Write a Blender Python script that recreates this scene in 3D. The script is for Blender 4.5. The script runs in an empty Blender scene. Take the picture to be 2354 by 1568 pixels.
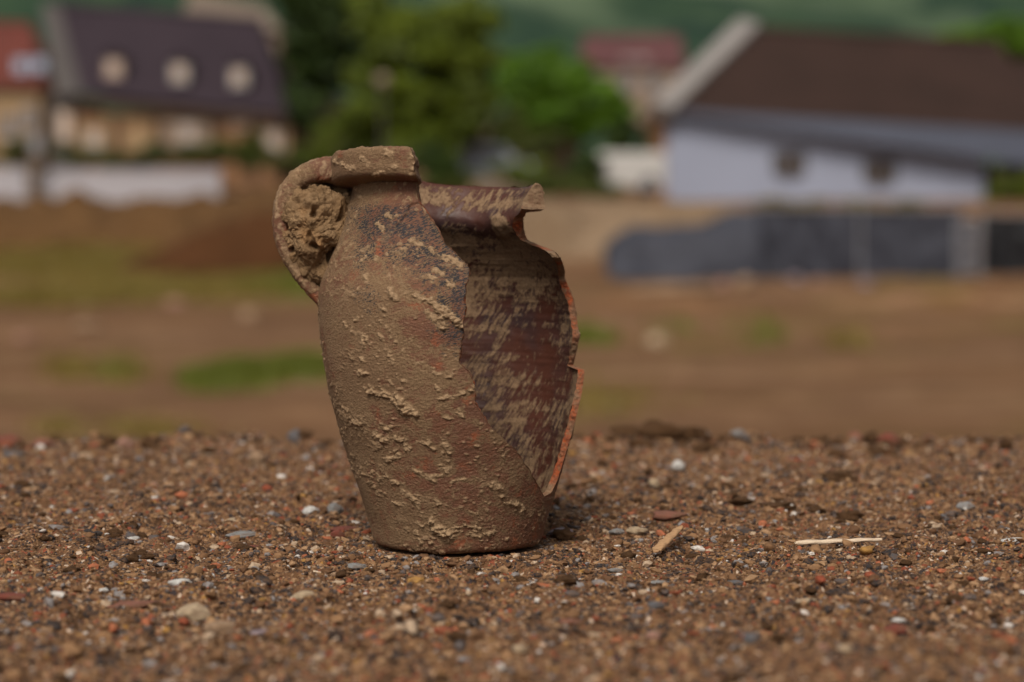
import bpy, bmesh, math, random
import numpy as np
from mathutils import Vector, Matrix

random.seed(7)
RNG = np.random.default_rng(11)
S = bpy.context.scene
COL = S.collection

# ------------------------------------------------------------------ camera, light, exposure
D = 1.30                                    # camera to jug axis, metres
F = 85.0 / 36.0 * 2354.0                    # focal length in reference units (picture 2354 wide)
PITCH = math.radians(3.34)
CAM = Vector((0.0292, -D, 0.1857))
cam_data = bpy.data.cameras.new('camera')
cam = bpy.data.objects.new('camera', cam_data)
COL.objects.link(cam)
cam.location = CAM
cam.rotation_euler = (math.pi / 2 - PITCH, 0, 0)
cam_data.lens = 85.0
cam_data.sensor_width = 36.0
cam_data.clip_start = 0.05
cam_data.clip_end = 6000
cam_data.dof.use_dof = True
cam_data.dof.focus_distance = D - 0.045
cam_data.dof.aperture_fstop = 6.6
S.camera = cam

w = bpy.data.worlds.new('World')
S.world = w
w.use_nodes = True
nt = w.node_tree
nt.nodes.clear()
sky = nt.nodes.new('ShaderNodeTexSky')
sky.sky_type = 'NISHITA'
sky.sun_disc = False
SUN_EL, SUN_AZ = math.radians(48), math.radians(194)    # azimuth from +Y (view direction) clockwise
sky.sun_elevation = SUN_EL
sky.sun_rotation = SUN_AZ
sky.air_density = 1.0
sky.dust_density = 6.0
sky.ozone_density = 1.0
hs = nt.nodes.new('ShaderNodeHueSaturation')
hs.inputs['Saturation'].default_value = 0.06
bg = nt.nodes.new('ShaderNodeBackground')
bg.inputs[1].default_value = 0.05
wo = nt.nodes.new('ShaderNodeOutputWorld')
nt.links.new(sky.outputs[0], hs.inputs['Color'])
nt.links.new(hs.outputs[0], bg.inputs[0])
nt.links.new(bg.outputs[0], wo.inputs[0])

sd = bpy.data.lights.new('sun', 'SUN')
sd.energy = 1.5
sd.angle = math.radians(20)
sd.color = (1.0, 0.90, 0.76)
so = bpy.data.objects.new('sun', sd)
COL.objects.link(so)
sdir = Vector((math.sin(SUN_AZ) * math.cos(SUN_EL), math.cos(SUN_AZ) * math.cos(SUN_EL), math.sin(SUN_EL)))
so.rotation_euler = sdir.to_track_quat('Z', 'Y').to_euler()

S.view_settings.view_transform = 'Standard'
S.view_settings.look = 'None'
S.view_settings.exposure = 0.86
S.view_settings.gamma = 1.0
S.cycles.use_denoising = True
S.cycles.max_bounces = 6
S.cycles.transparent_max_bounces = 8

# ------------------------------------------------------------------ helpers
def tag(o, label=None, cat=None, group=None, kind=None):
    if label: o['label'] = label
    if cat: o['category'] = cat
    if group: o['group'] = group
    if kind: o['kind'] = kind
    return o

def empty(name, loc=(0, 0, 0), rz=0.0):
    o = bpy.data.objects.new(name, None)
    o.empty_display_size = 0.1
    COL.objects.link(o)
    o.location = loc
    o.rotation_euler = (0, 0, rz)
    return o

def link(name, me, mat=None, parent=None, smooth=False):
    o = bpy.data.objects.new(name, me)
    COL.objects.link(o)
    if mat is not None and not me.materials:
        me.materials.append(mat)
    if parent is not None:
        o.parent = parent
    if smooth:
        me.polygons.foreach_set('use_smooth', np.ones(len(me.polygons), dtype=bool))
    return o

def mesh_np(name, V, Fq):
    """V (n,3) float, Fq (m,k) int, all faces k-gons"""
    V = np.asarray(V, dtype=np.float32); Fq = np.asarray(Fq, dtype=np.int32)
    me = bpy.data.meshes.new(name)
    k = Fq.shape[1]
    me.vertices.add(len(V)); me.vertices.foreach_set('co', V.ravel())
    me.loops.add(Fq.size); me.loops.foreach_set('vertex_index', Fq.ravel())
    me.polygons.add(len(Fq))
    me.polygons.foreach_set('loop_start', np.arange(0, Fq.size, k, dtype=np.int32))
    me.update(calc_edges=True)
    return me

def grid_faces(nr, nc, wrap=False):
    r = np.arange(nr - 1)[:, None]; c = np.arange(nc if wrap else nc - 1)[None, :]
    c2 = (c + 1) % nc
    a = r * nc + c; b = r * nc + c2; d = (r + 1) * nc + c; e = (r + 1) * nc + c2
    return np.stack([a, b, e, d], axis=-1).reshape(-1, 4)

class MB:
    """collects boxes and prisms into one mesh"""
    def __init__(s): s.v = []; s.f = []
    def poly(s, vs, fs):
        n = len(s.v); s.v += [tuple(p) for p in vs]; s.f += [tuple(i + n for i in q) for q in fs]
        return s
    def box(s, a, b, rz=0.0, c=(0, 0)):
        x0, y0, z0 = a; x1, y1, z1 = b
        vs = [(x0, y0, z0), (x1, y0, z0), (x1, y1, z0), (x0, y1, z0), (x0, y0, z1), (x1, y0, z1), (x1, y1, z1), (x0, y1, z1)]
        if rz:
            cr, sr = math.cos(rz), math.sin(rz)
            vs = [(c[0] + (x - c[0]) * cr - (y - c[1]) * sr, c[1] + (x - c[0]) * sr + (y - c[1]) * cr, z) for x, y, z in vs]
        return s.poly(vs, [(0, 3, 2, 1), (4, 5, 6, 7), (0, 1, 5, 4), (1, 2, 6, 5), (2, 3, 7, 6), (3, 0, 4, 7)])
    def prism(s, pts, off):
        """pts: planar loop of 3D points; off: extrusion vector"""
        n = len(pts); off = Vector(off)
        vs = [tuple(p) for p in pts] + [tuple(Vector(p) + off) for p in pts]
        fs = [tuple(range(n)), tuple(range(2 * n - 1, n - 1, -1))]
        fs += [((i + 1) % n, i, n + i, n + (i + 1) % n) for i in range(n)]
        return s.poly(vs, fs)
    def tube(s, p0, p1, r0, r1=None, n=8):
        r1 = r0 if r1 is None else r1
        p0 = Vector(p0); p1 = Vector(p1); d = (p1 - p0).normalized()
        u = d.orthogonal().normalized(); v = d.cross(u)
        vs = []
        for p, r in ((p0, r0), (p1, r1)):
            vs += [tuple(p + (u * math.cos(2 * math.pi * i / n) + v * math.sin(2 * math.pi * i / n)) * r) for i in range(n)]
        fs = [(i, (i + 1) % n, n + (i + 1) % n, n + i) for i in range(n)] + [tuple(range(n - 1, -1, -1)), tuple(range(n, 2 * n))]
        return s.poly(vs, fs)
    def build(s, name, mat, parent=None, bevel=0):
        me = bpy.data.meshes.new(name)
        me.from_pydata(s.v, [], s.f)
        bm = bmesh.new(); bm.from_mesh(me)
        bmesh.ops.recalc_face_normals(bm, faces=bm.faces)
        bm.to_mesh(me); bm.free()
        o = link(name, me, mat, parent)
        if bevel:
            m = o.modifiers.new('bevel', 'BEVEL'); m.width = bevel; m.segments = 2
        return o

# gradient noise on arrays
_pr = np.random.default_rng(5)
PERM = np.concatenate([_pr.permutation(256)] * 3).astype(np.int32)
_g = _pr.normal(size=(256, 3)); GRAD = (_g / np.linalg.norm(_g, axis=1)[:, None]).astype(np.float32)
def pn(p, seed=0):
    p = np.asarray(p, dtype=np.float32) + np.float32(seed * 17.31)
    i = np.floor(p).astype(np.int32); f = p - i; i &= 255
    u = f * f * f * (f * (f * 6 - 15) + 10)
    out = 0
    for dx in (0, 1):
        wx = u[:, 0] if dx else 1 - u[:, 0]
        for dy in (0, 1):
            wy = u[:, 1] if dy else 1 - u[:, 1]
            for dz in (0, 1):
                wz = u[:, 2] if dz else 1 - u[:, 2]
                h = PERM[PERM[PERM[i[:, 0] + dx] + i[:, 1] + dy] + i[:, 2] + dz]
                g = GRAD[h]
                out = out + wx * wy * wz * (g[:, 0] * (f[:, 0] - dx) + g[:, 1] * (f[:, 1] - dy) + g[:, 2] * (f[:, 2] - dz))
    return out * 1.6
def fbm(p, o=4, seed=0, gain=0.5):
    a = 1.0; t = 0; q = np.asarray(p, dtype=np.float32)
    for k in range(o):
        t = t + a * pn(q, seed + k); q = q * 2.03; a *= gain
    return t
def sstep(a, b, x):
    t = np.clip((np.asarray(x) - a) / (b - a), 0, 1); return t * t * (3 - 2 * t)

CP, SP = math.cos(PITCH), math.sin(PITCH)
def project(P):
    """world points -> reference picture coordinates (2354 x 1568)"""
    P = np.asarray(P, dtype=np.float64); d = P - np.array(CAM)
    dep = d[..., 1] * CP - d[..., 2] * SP; up = d[..., 1] * SP + d[..., 2] * CP
    return 1177 + F * d[..., 0] / dep, 784 - F * up / dep
def at(px, py, dist):
    """the world point seen at reference pixel (px,py) at horizontal distance dist from the camera"""
    a = (px - 1177) / F; b = (784 - py) / F
    dy = CP + b * SP; dz = -SP + b * CP
    k = dist / dy
    return Vector((CAM.x + a * k, CAM.y + dist, CAM.z + dz * k))

# ------------------------------------------------------------------ materials
def newmat(name):
    m = bpy.data.materials.new(name); m.use_nodes = True
    t = m.node_tree; t.nodes.clear()
    o = t.nodes.new('ShaderNodeOutputMaterial'); b = t.nodes.new('ShaderNodeBsdfPrincipled')
    t.links.new(b.outputs[0], o.inputs[0])
    return m, t, b
def N(t, kind, **kw):
    n = t.nodes.new(kind)
    for k, v in kw.items():
        if k.startswith('i_'):
            key = k[2:]
            key = int(key) if key.isdigit() else key.replace('_', ' ')
            n.inputs[key].default_value = v
        else: setattr(n, k, v)
    return n
def L(t, a, b): t.links.new(a, b)
def noise(t, vec, scale, detail=4, rough=0.55, dist=0.0):
    n = N(t, 'ShaderNodeTexNoise', i_Scale=scale, i_Detail=detail, i_Roughness=rough, i_Distortion=dist)
    if vec is not None: L(t, vec, n.inputs['Vector'])
    return n.outputs[0]
def ramp(t, fac, stops, interp='LINEAR'):
    r = N(t, 'ShaderNodeValToRGB'); r.color_ramp.interpolation = interp
    e = r.color_ramp.elements
    while len(e) > 1: e.remove(e[0])
    e[0].position = stops[0][0]; e[0].color = (*warm(stops[0][1]), 1)
    for p, c in stops[1:]:
        q = e.new(p); q.color = (*warm(c), 1)
    L(t, fac, r.inputs[0]); return r.outputs[0]
def g3(v): return (v, v, v)
def warm(c):
    r, g, b = c[:3]
    return (r * 1.03, g * 0.925, b * 0.83) if r > g > b and r > 1.25 * b else (r, g, b)
def mix(t, fac, a, b, mode='MIX'):
    m = N(t, 'ShaderNodeMix', data_type='RGBA', blend_type=mode)
    if isinstance(fac, (int, float)): m.inputs[0].default_value = fac
    else: L(t, fac, m.inputs[0])
    for s, v in ((6, a), (7, b)):
        if isinstance(v, tuple): m.inputs[s].default_value = (*warm(v), 1)
        else: L(t, v, m.inputs[s])
    return m.outputs[2]
def math_(t, op, a, b=None, clamp=False):
    m = N(t, 'ShaderNodeMath', operation=op, use_clamp=clamp)
    for s, v in ((0, a), (1, b)):
        if v is None: continue
        if isinstance(v, (int, float)): m.inputs[s].default_value = v
        else: L(t, v, m.inputs[s])
    return m.outputs[0]
def objc(t, scale=(1, 1, 1), rot=(0, 0, 0)):
    c = N(t, 'ShaderNodeTexCoord'); m = N(t, 'ShaderNodeMapping'); m.inputs['Scale'].default_value = scale
    m.inputs['Rotation'].default_value = rot
    L(t, c.outputs['Object'], m.inputs[0]); return m.outputs[0]
def objr(t, rot, scale):
    c = N(t, 'ShaderNodeTexCoord'); m = N(t, 'ShaderNodeMapping'); m.inputs['Rotation'].default_value = rot
    L(t, c.outputs['Object'], m.inputs[0])
    m2 = N(t, 'ShaderNodeMapping'); m2.inputs['Scale'].default_value = scale
    L(t, m.outputs[0], m2.inputs[0]); return m2.outputs[0]
def attr(t, name, kind='GEOMETRY'):
    a = N(t, 'ShaderNodeAttribute', attribute_name=name, attribute_type=kind); return a
def bump(t, b, h, strength=0.5, dist=0.001):
    n = N(t, 'ShaderNodeBump', i_Strength=strength, i_Distance=dist); L(t, h, n.inputs['Height']); L(t, n.outputs[0], b.inputs['Normal'])

def plain(name, c, c2=None, scale=3.0, rough=0.8, spec=0.3):
    """a flat colour broken by two scales of noise"""
    m, t, b = newmat(name)
    v = objc(t)
    c2 = c2 or tuple(x * 0.7 for x in c)
    f = ramp(t, noise(t, v, scale, 6, 0.6), [(0.3, g3(0)), (0.7, g3(1))])
    L(t, mix(t, f, c, c2), b.inputs['Base Color'])
    b.inputs['Roughness'].default_value = rough
    b.inputs['Specular IOR Level'].default_value = spec
    return m

def clay_out():
    m, t, b = newmat('dusty_terracotta')
    v = objc(t)
    mud = attr(t, 'mud').outputs['Fac']; soot = attr(t, 'soot').outputs['Fac']; lump = attr(t, 'lump').outputs['Fac']
    fine = noise(t, v, 900, 5, 0.7)
    med = noise(t, v, 160, 6, 0.65)
    big = noise(t, v, 28, 4, 0.6)
    sv = objr(t, (0.0, 0.35, 0.0), (0.5, 0.7, 1.7))
    streak = noise(t, sv, 480, 5, 0.7, 0.8)
    clay = mix(t, ramp(t, med, [(0.35, g3(0)), (0.7, g3(1))]), (0.148, 0.062, 0.036), (0.098, 0.043, 0.028))
    clay = mix(t, ramp(t, noise(t, v, 70, 5, 0.7), [(0.56, g3(0)), (0.68, g3(1))]), clay, (0.250, 0.068, 0.026))
    mudc = mix(t, ramp(t, fine, [(0.3, g3(0)), (0.72, g3(1))]), (0.122, 0.080, 0.045), (0.252, 0.175, 0.104))
    mudc = mix(t, ramp(t, big, [(0.4, g3(0)), (0.7, g3(1))]), mudc, (0.146, 0.093, 0.054))
    a = math_(t, 'ADD', mud, math_(t, 'MULTIPLY', math_(t, 'SUBTRACT', streak, 0.5), 1.5))
    a = math_(t, 'ADD', a, math_(t, 'MULTIPLY', math_(t, 'SUBTRACT', fine, 0.5), 0.9))
    a = math_(t, 'ADD', a, math_(t, 'MULTIPLY', math_(t, 'SUBTRACT', med, 0.5), 1.1))
    mm = ramp(t, a, [(0.26, g3(0.15)), (0.62, g3(1))])
    base = mix(t, mm, clay, mudc)
    fin2 = noise(t, sv, 1100, 4, 0.75)
    s = math_(t, 'ADD', soot, math_(t, 'MULTIPLY', math_(t, 'SUBTRACT', streak, 0.5), 1.9))
    s = math_(t, 'ADD', s, math_(t, 'MULTIPLY', math_(t, 'SUBTRACT', fin2, 0.5), 3.4))
    s = math_(t, 'ADD', s, math_(t, 'MULTIPLY', math_(t, 'SUBTRACT', med, 0.5), 1.2))
    s = math_(t, 'MULTIPLY', ramp(t, s, [(0.52, g3(0)), (0.70, g3(1))]), math_(t, 'SUBTRACT', 1.0, lump, True))
    s = math_(t, 'MULTIPLY', s, math_(t, 'MULTIPLY', soot, 4.0, True))
    base = mix(t, s, base, (0.024, 0.023, 0.0255))
    base = mix(t, lump, base, mix(t, ramp(t, fine, [(0.3, g3(0)), (0.7, g3(1))]), (0.196, 0.138, 0.083), (0.372, 0.274, 0.175)))
    L(t, base, b.inputs['Base Color'])
    L(t, ramp(t, a, [(0.2, g3(0.62)), (0.6, g3(0.88))]), b.inputs['Roughness'])
    b.inputs['Specular IOR Level'].default_value = 0.35
    h = math_(t, 'ADD', math_(t, 'MULTIPLY', streak, 0.7), math_(t, 'MULTIPLY', fine, 0.8))
    bump(t, b, h, 0.85, 0.0011)
    return m

def clay_in():
    m, t, b = newmat('brown_glaze_inside')
    v = objc(t)
    mud = attr(t, 'mud').outputs['Fac']
    sv = objr(t, (0.0, -0.55, 0.0), (1.0, 0.7, 0.24))
    st = math_(t, 'ADD', math_(t, 'MULTIPLY', noise(t, sv, 520, 6, 0.68, 0.5), 0.6), math_(t, 'MULTIPLY', noise(t, sv, 240, 4, 0.6, 0.8), 0.4))
    hv = objc(t, (0.22, 0.22, 1.4))
    hz = noise(t, hv, 120, 4, 0.6, 0.4)
    big = noise(t, v, 32, 3, 0.6)
    fine = noise(t, v, 700, 3, 0.6)
    gl = mix(t, ramp(t, big, [(0.4, g3(0)), (0.62, g3(1))]), (0.060, 0.022, 0.016), (0.036, 0.020, 0.021))
    mc = mix(t, ramp(t, fine, [(0.3, g3(0)), (0.7, g3(1))]), (0.130, 0.089, 0.054), (0.250, 0.178, 0.114))
    a = math_(t, 'ADD', mud, math_(t, 'MULTIPLY', math_(t, 'SUBTRACT', st, 0.5), 3.2))
    a = math_(t, 'ADD', a, math_(t, 'MULTIPLY', math_(t, 'SUBTRACT', hz, 0.5), 1.1))
    a = math_(t, 'ADD', a, math_(t, 'MULTIPLY', math_(t, 'SUBTRACT', big, 0.5), 1.3))
    mm = ramp(t, a, [(0.38, g3(0.02)), (0.64, g3(0.86))])
    L(t, mix(t, mm, gl, mc), b.inputs['Base Color'])
    L(t, ramp(t, mm, [(0.0, g3(0.46)), (1.0, g3(0.90))]), b.inputs['Roughness']); b.inputs['Specular IOR Level'].default_value = 0.28
    bump(t, b, math_(t, 'ADD', mm, math_(t, 'MULTIPLY', fine, 0.4)), 0.6, 0.0008)
    return m

def clay_break():
    m, t, b = newmat('raw_orange_fracture')
    v = objc(t)
    f = noise(t, v, 500, 5, 0.7)
    o = mix(t, ramp(t, f, [(0.35, g3(0)), (0.65, g3(1))]), (0.30, 0.066, 0.013), (0.105, 0.028, 0.011))
    p = noise(t, v, 330, 5, 0.75)
    o = mix(t, ramp(t, p, [(0.52, g3(0)), (0.60, g3(1))]), o, (0.165, 0.094, 0.05))
    o = mix(t, attr(t, 'mud').outputs['Fac'], o, mix(t, ramp(t, p, [(0.4, g3(0)), (0.6, g3(1))]), (0.175, 0.122, 0.075), (0.120, 0.070, 0.040)))
    L(t, o, b.inputs['Base Color']); b.inputs['Roughness'].default_value = 0.9
    bump(t, b, f, 0.8, 0.001)
    return m

def clod_mat(name, c1, c2, c3, sc=260, orange=None):
    m, t, b = newmat(name)
    v = objc(t)
    f = noise(t, v, sc, 6, 0.7)
    o = mix(t, ramp(t, f, [(0.3, g3(0)), (0.7, g3(1))]), c1, c2)
    o = mix(t, ramp(t, noise(t, v, sc * 0.2, 4, 0.6), [(0.45, g3(0)), (0.7, g3(1))]), o, c3)
    if orange: o = mix(t, ramp(t, noise(t, v, sc * 0.13, 2, 0.5), [(0.60, g3(0)), (0.72, g3(0.6))]), o, orange)
    L(t, o, b.inputs['Base Color']); b.inputs['Roughness'].default_value = 0.92
    b.inputs['Specular IOR Level'].default_value = 0.2
    bump(t, b, noise(t, v, sc * 3, 5, 0.7), 0.9, 0.3 / sc)
    return m

def earth_mat():
    m, t, b = newmat('gritty_brown_earth')
    v = objc(t)
    f = noise(t, v, 700, 5, 0.75)
    vor = N(t, 'ShaderNodeTexVoronoi', i_Scale=520.0); L(t, v, vor.inputs['Vector'])
    vor2 = N(t, 'ShaderNodeTexVoronoi', i_Scale=1000.0); L(t, v, vor2.inputs['Vector'])
    base = mix(t, ramp(t, f, [(0.3, g3(0)), (0.7, g3(1))]), (0.082, 0.041, 0.019), (0.180, 0.102, 0.052))
    base = mix(t, ramp(t, noise(t, v, 14, 4, 0.6), [(0.4, g3(0)), (0.65, g3(0.8))]), base, (0.130, 0.070, 0.042))
    sepv = N(t, 'ShaderNodeSeparateColor'); L(t, vor.outputs['Color'], sepv.inputs[0])
    sep2 = N(t, 'ShaderNodeSeparateColor'); L(t, vor2.outputs['Color'], sep2.inputs[0])
    grains = ramp(t, sepv.outputs[0], [(0.0, (0.022, 0.020, 0.024)), (0.20, (0.12, 0.065, 0.031)), (0.48, (0.20, 0.118, 0.062)), (0.72, (0.31, 0.205, 0.125)), (0.84, (0.52, 0.44, 0.37)), (0.90, (0.22, 0.065, 0.035)), (0.96, (0.30, 0.17, 0.05))], 'CONSTANT')
    grains2 = ramp(t, sep2.outputs[0], [(0.0, (0.025, 0.021, 0.022)), (0.24, (0.10, 0.052, 0.025)), (0.52, (0.21, 0.125, 0.068)), (0.8, (0.38, 0.265, 0.17)), (0.92, (0.2, 0.06, 0.035))], 'CONSTANT')
    k1 = ramp(t, sepv.outputs[1], [(0.55, g3(0)), (0.6, g3(0.9))])
    k2 = ramp(t, sep2.outputs[1], [(0.40, g3(0)), (0.5, g3(0.8))])
    base = mix(t, k2, base, grains2)
    base = mix(t, k1, base, grains)
    L(t, base, b.inputs['Base Color'])
    b.inputs['Roughness'].default_value = 0.9
    b.inputs['Specular IOR Level'].default_value = 0.25
    h = math_(t, 'ADD', math_(t, 'MULTIPLY', f, 0.6), math_(t, 'MULTIPLY', math_(t, 'SUBTRACT', 1.0, vor.outputs['Distance']), 0.6))
    bump(t, b, h, 1.0, 0.0014)
    return m

def grain_mat():
    m, t, b = newmat('mixed_grit')
    tint = attr(t, 'tint', 'INSTANCER').outputs['Fac']
    v = objc(t)
    c = ramp(t, tint, [(0.0, (0.085, 0.043, 0.020)), (0.15, (0.150, 0.084, 0.042)), (0.30, (0.225, 0.135, 0.071)), (0.45, (0.31, 0.205, 0.120)),
                       (0.555, (0.014, 0.013, 0.015)), (0.70, (0.065, 0.060, 0.062)), (0.78, (0.20, 0.19, 0.19)), (0.83, (0.38, 0.31, 0.235)), (0.893, (0.54, 0.50, 0.46)),
                       (0.908, (0.20, 0.046, 0.022)), (0.955, (0.33, 0.110, 0.055)), (0.985, (0.30, 0.175, 0.05))], 'CONSTANT')
    c = mix(t, ramp(t, noise(t, v, 2.2, 4, 0.7), [(0.42, g3(0)), (0.62, g3(0.6))]), c, (0.125, 0.070, 0.036))
    L(t, c, b.inputs['Base Color']); b.inputs['Roughness'].default_value = 0.8; b.inputs['Specular IOR Level'].default_value = 0.3
    return m

def stone_mat(name, c, dirt=0.5, rough=0.7):
    m, t, b = newmat(name)
    v = objc(t)
    f = noise(t, v, 2.6, 6, 0.65)
    o = mix(t, ramp(t, f, [(0.35, g3(0)), (0.7, g3(1))]), c, tuple(x * 0.72 for x in c))
    o = mix(t, ramp(t, noise(t, v, 1.7, 5, 0.7), [(0.46, g3(0)), (0.62, g3(dirt))]), o, (0.15, 0.086, 0.045))
    L(t, o, b.inputs['Base Color']); b.inputs['Roughness'].default_value = rough
    bump(t, b, noise(t, v, 9, 5, 0.7), 0.5, 0.12)
    return m

def field_mat():
    m, t, b = newmat('trampled_field_soil')
    v = objc(t)
    a = noise(t, v, 0.35, 6, 0.6); c = noise(t, v, 1.8, 6, 0.65); e = noise(t, v, 9.0, 5, 0.7)
    o = mix(t, ramp(t, a, [(0.35, g3(0)), (0.65, g3(1))]), (0.165, 0.096, 0.052), (0.105, 0.060, 0.033))
    o = mix(t, ramp(t, c, [(0.5, g3(0)), (0.68, g3(0.9))]), o, (0.225, 0.142, 0.086))
    o = mix(t, ramp(t, e, [(0.56, g3(0)), (0.66, g3(0.75))]), o, (0.070, 0.038, 0.019))
    o = mix(t, ramp(t, noise(t, v, 0.28, 5, 0.6), [(0.56, g3(0)), (0.66, g3(0.7))]), o, (0.110, 0.092, 0.018))
    bands = noise(t, objr(t, (0, 0, 0.06), (0.05, 0.32, 1)), 1.0, 5, 0.65)
    o = mix(t, ramp(t, bands, [(0.46, g3(0)), (0.62, g3(0.75))]), o, (0.100, 0.054, 0.026))
    o = mix(t, ramp(t, noise(t, objr(t, (0, 0, -0.1), (0.09, 0.5, 1)), 1.3, 5, 0.65), [(0.54, g3(0)), (0.66, g3(0.7))]), o, (0.245, 0.165, 0.105))
    L(t, o, b.inputs['Base Color']); b.inputs['Roughness'].default_value = 0.95
    b.inputs['Specular IOR Level'].default_value = 0.15
    bump(t, b, c, 0.6, 0.08)
    return m

def leaf_mat(name, c1, c2, tr=0.25):
    m, t, b = newmat(name)
    n = N(t, 'ShaderNodeAttribute', attribute_name='shade', attribute_type='GEOMETRY')
    o = ramp(t, n.outputs['Fac'], [(0.0, c1), (1.0, c2)])
    L(t, o, b.inputs['Base Color']); b.inputs['Roughness'].default_value = 0.6
    tl = N(t, 'ShaderNodeBsdfTranslucent'); L(t, o, tl.inputs[0])
    ms = N(t, 'ShaderNodeMixShader'); ms.inputs[0].default_value = tr
    L(t, b.outputs[0], ms.inputs[1]); L(t, tl.outputs[0], ms.inputs[2])
    out = [x for x in t.nodes if x.type == 'OUTPUT_MATERIAL'][0]
    L(t, ms.outputs[0], out.inputs[0])
    return m

def hill_mat():
    m, t, b = newmat('wooded_hillside')
    v = objc(t)
    a = noise(t, v, 0.012, 4, 0.6, 0.5); c = noise(t, v, 0.07, 5, 0.7)
    o = mix(t, ramp(t, c, [(0.35, g3(0)), (0.65, g3(1))]), (0.013, 0.030, 0.022), (0.032, 0.058, 0.030))
    o = mix(t, ramp(t, a, [(0.50, g3(0)), (0.60, g3(1))]), o, (0.080, 0.112, 0.066))
    L(t, o, b.inputs['Base Color']); b.inputs['Roughness'].default_value = 0.95
    b.inputs['Specular IOR Level'].default_value = 0.1
    return m

M = {}
M['out'] = clay_out(); M['in'] = clay_in(); M['brk'] = clay_break()
M['clod'] = clod_mat('packed_dry_mud', (0.105, 0.068, 0.036), (0.265, 0.185, 0.108), (0.190, 0.124, 0.066), 300, (0.26, 0.140, 0.055))
M['darkclod'] = clod_mat('dark_soil_clod', (0.055, 0.028, 0.012), (0.120, 0.068, 0.033), (0.085, 0.047, 0.022), 300)
M['earth'] = earth_mat(); M['grain'] = grain_mat()
M['field'] = field_mat(); M['hill'] = hill_mat()

# ------------------------------------------------------------------ the mound the jug stands on
def ledge_y(x):
    q = np.stack([x * 3.1, np.zeros_like(x) + 3.3, np.zeros_like(x)], -1)
    q2 = np.stack([x * 17.0, np.zeros_like(x) + 9.3, np.zeros_like(x)], -1)
    return 0.545 + 0.05 * pn(q, 3) + 0.02 * pn(q2, 4)
def ground_z(x, y):
    x = np.asarray(x, dtype=np.float64); y = np.asarray(y, dtype=np.float64)
    z0 = np.zeros_like(x)
    h = 0.0040 * pn(np.stack([x * 6, y * 6, z0], -1), 1) + 0.0022 * pn(np.stack([x * 19, y * 15, z0], -1), 2)
    h = h + 0.0016 * fbm(np.stack([x * 60, y * 50, z0], -1), 2, 5)
    h = h + 0.0011 * fbm(np.stack([x * 190, y * 150, z0], -1), 2, 8)
    h = h + 0.0045 * sstep(0.12, 0.42, fbm(np.stack([x * 42, y * 30, z0], -1), 3, 12))
    r = np.sqrt(x * x + y * y)
    keep = sstep(0.045, 0.085, r)
    h = h * (0.12 + 0.88 * keep) - 0.0010 * (1 - keep)
    # low heap in the right foreground
    h = h + 0.010 * np.exp(-(((x - 0.20) / 0.09) ** 2 + ((y + 0.385) / 0.05) ** 2))
    h = h + (0.0055 * pn(np.stack([x * 8.5, z0 + 2.2, z0], -1), 16) + 0.0030 * pn(np.stack([x * 27, y * 12, z0], -1), 17)) * sstep(0.25, 0.48, y)
    e = y - ledge_y(x)
    fall = np.where(e > 0, e, 0)
    h = h - 0.62 * fall * sstep(0, 0.10, fall)
    e2 = np.maximum(np.maximum(np.abs(x) - 1.6, -1.5 - y), 0)
    h = h - 0.6 * e2
    return h
def build_mound():
    nc = 640
    u = np.linspace(-1, 1, nc); xs = 0.02 + 0.40 * u + 4.2 * u ** 7
    ys = np.concatenate([-3.4 + 2.9 * np.linspace(0, 1, 50)[:-1] ** 0.7, np.linspace(-0.5, 0.68, 430), 0.68 + 3.0 * np.linspace(0, 1, 50)[1:] ** 1.5])
    X, Y = np.meshgrid(xs, ys)
    Z = ground_z(X.ravel(), Y.ravel()).reshape(X.shape)
    V = np.stack([X, Y, Z], -1).reshape(-1, 3)
    me = mesh_np('mound', V, grid_faces(len(ys), nc))
    o = link('mound', me, M['earth'], smooth=True)
    tag(o, 'gritty brown earth mound that the broken jug stands on', kind='structure')
build_mound()

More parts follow.
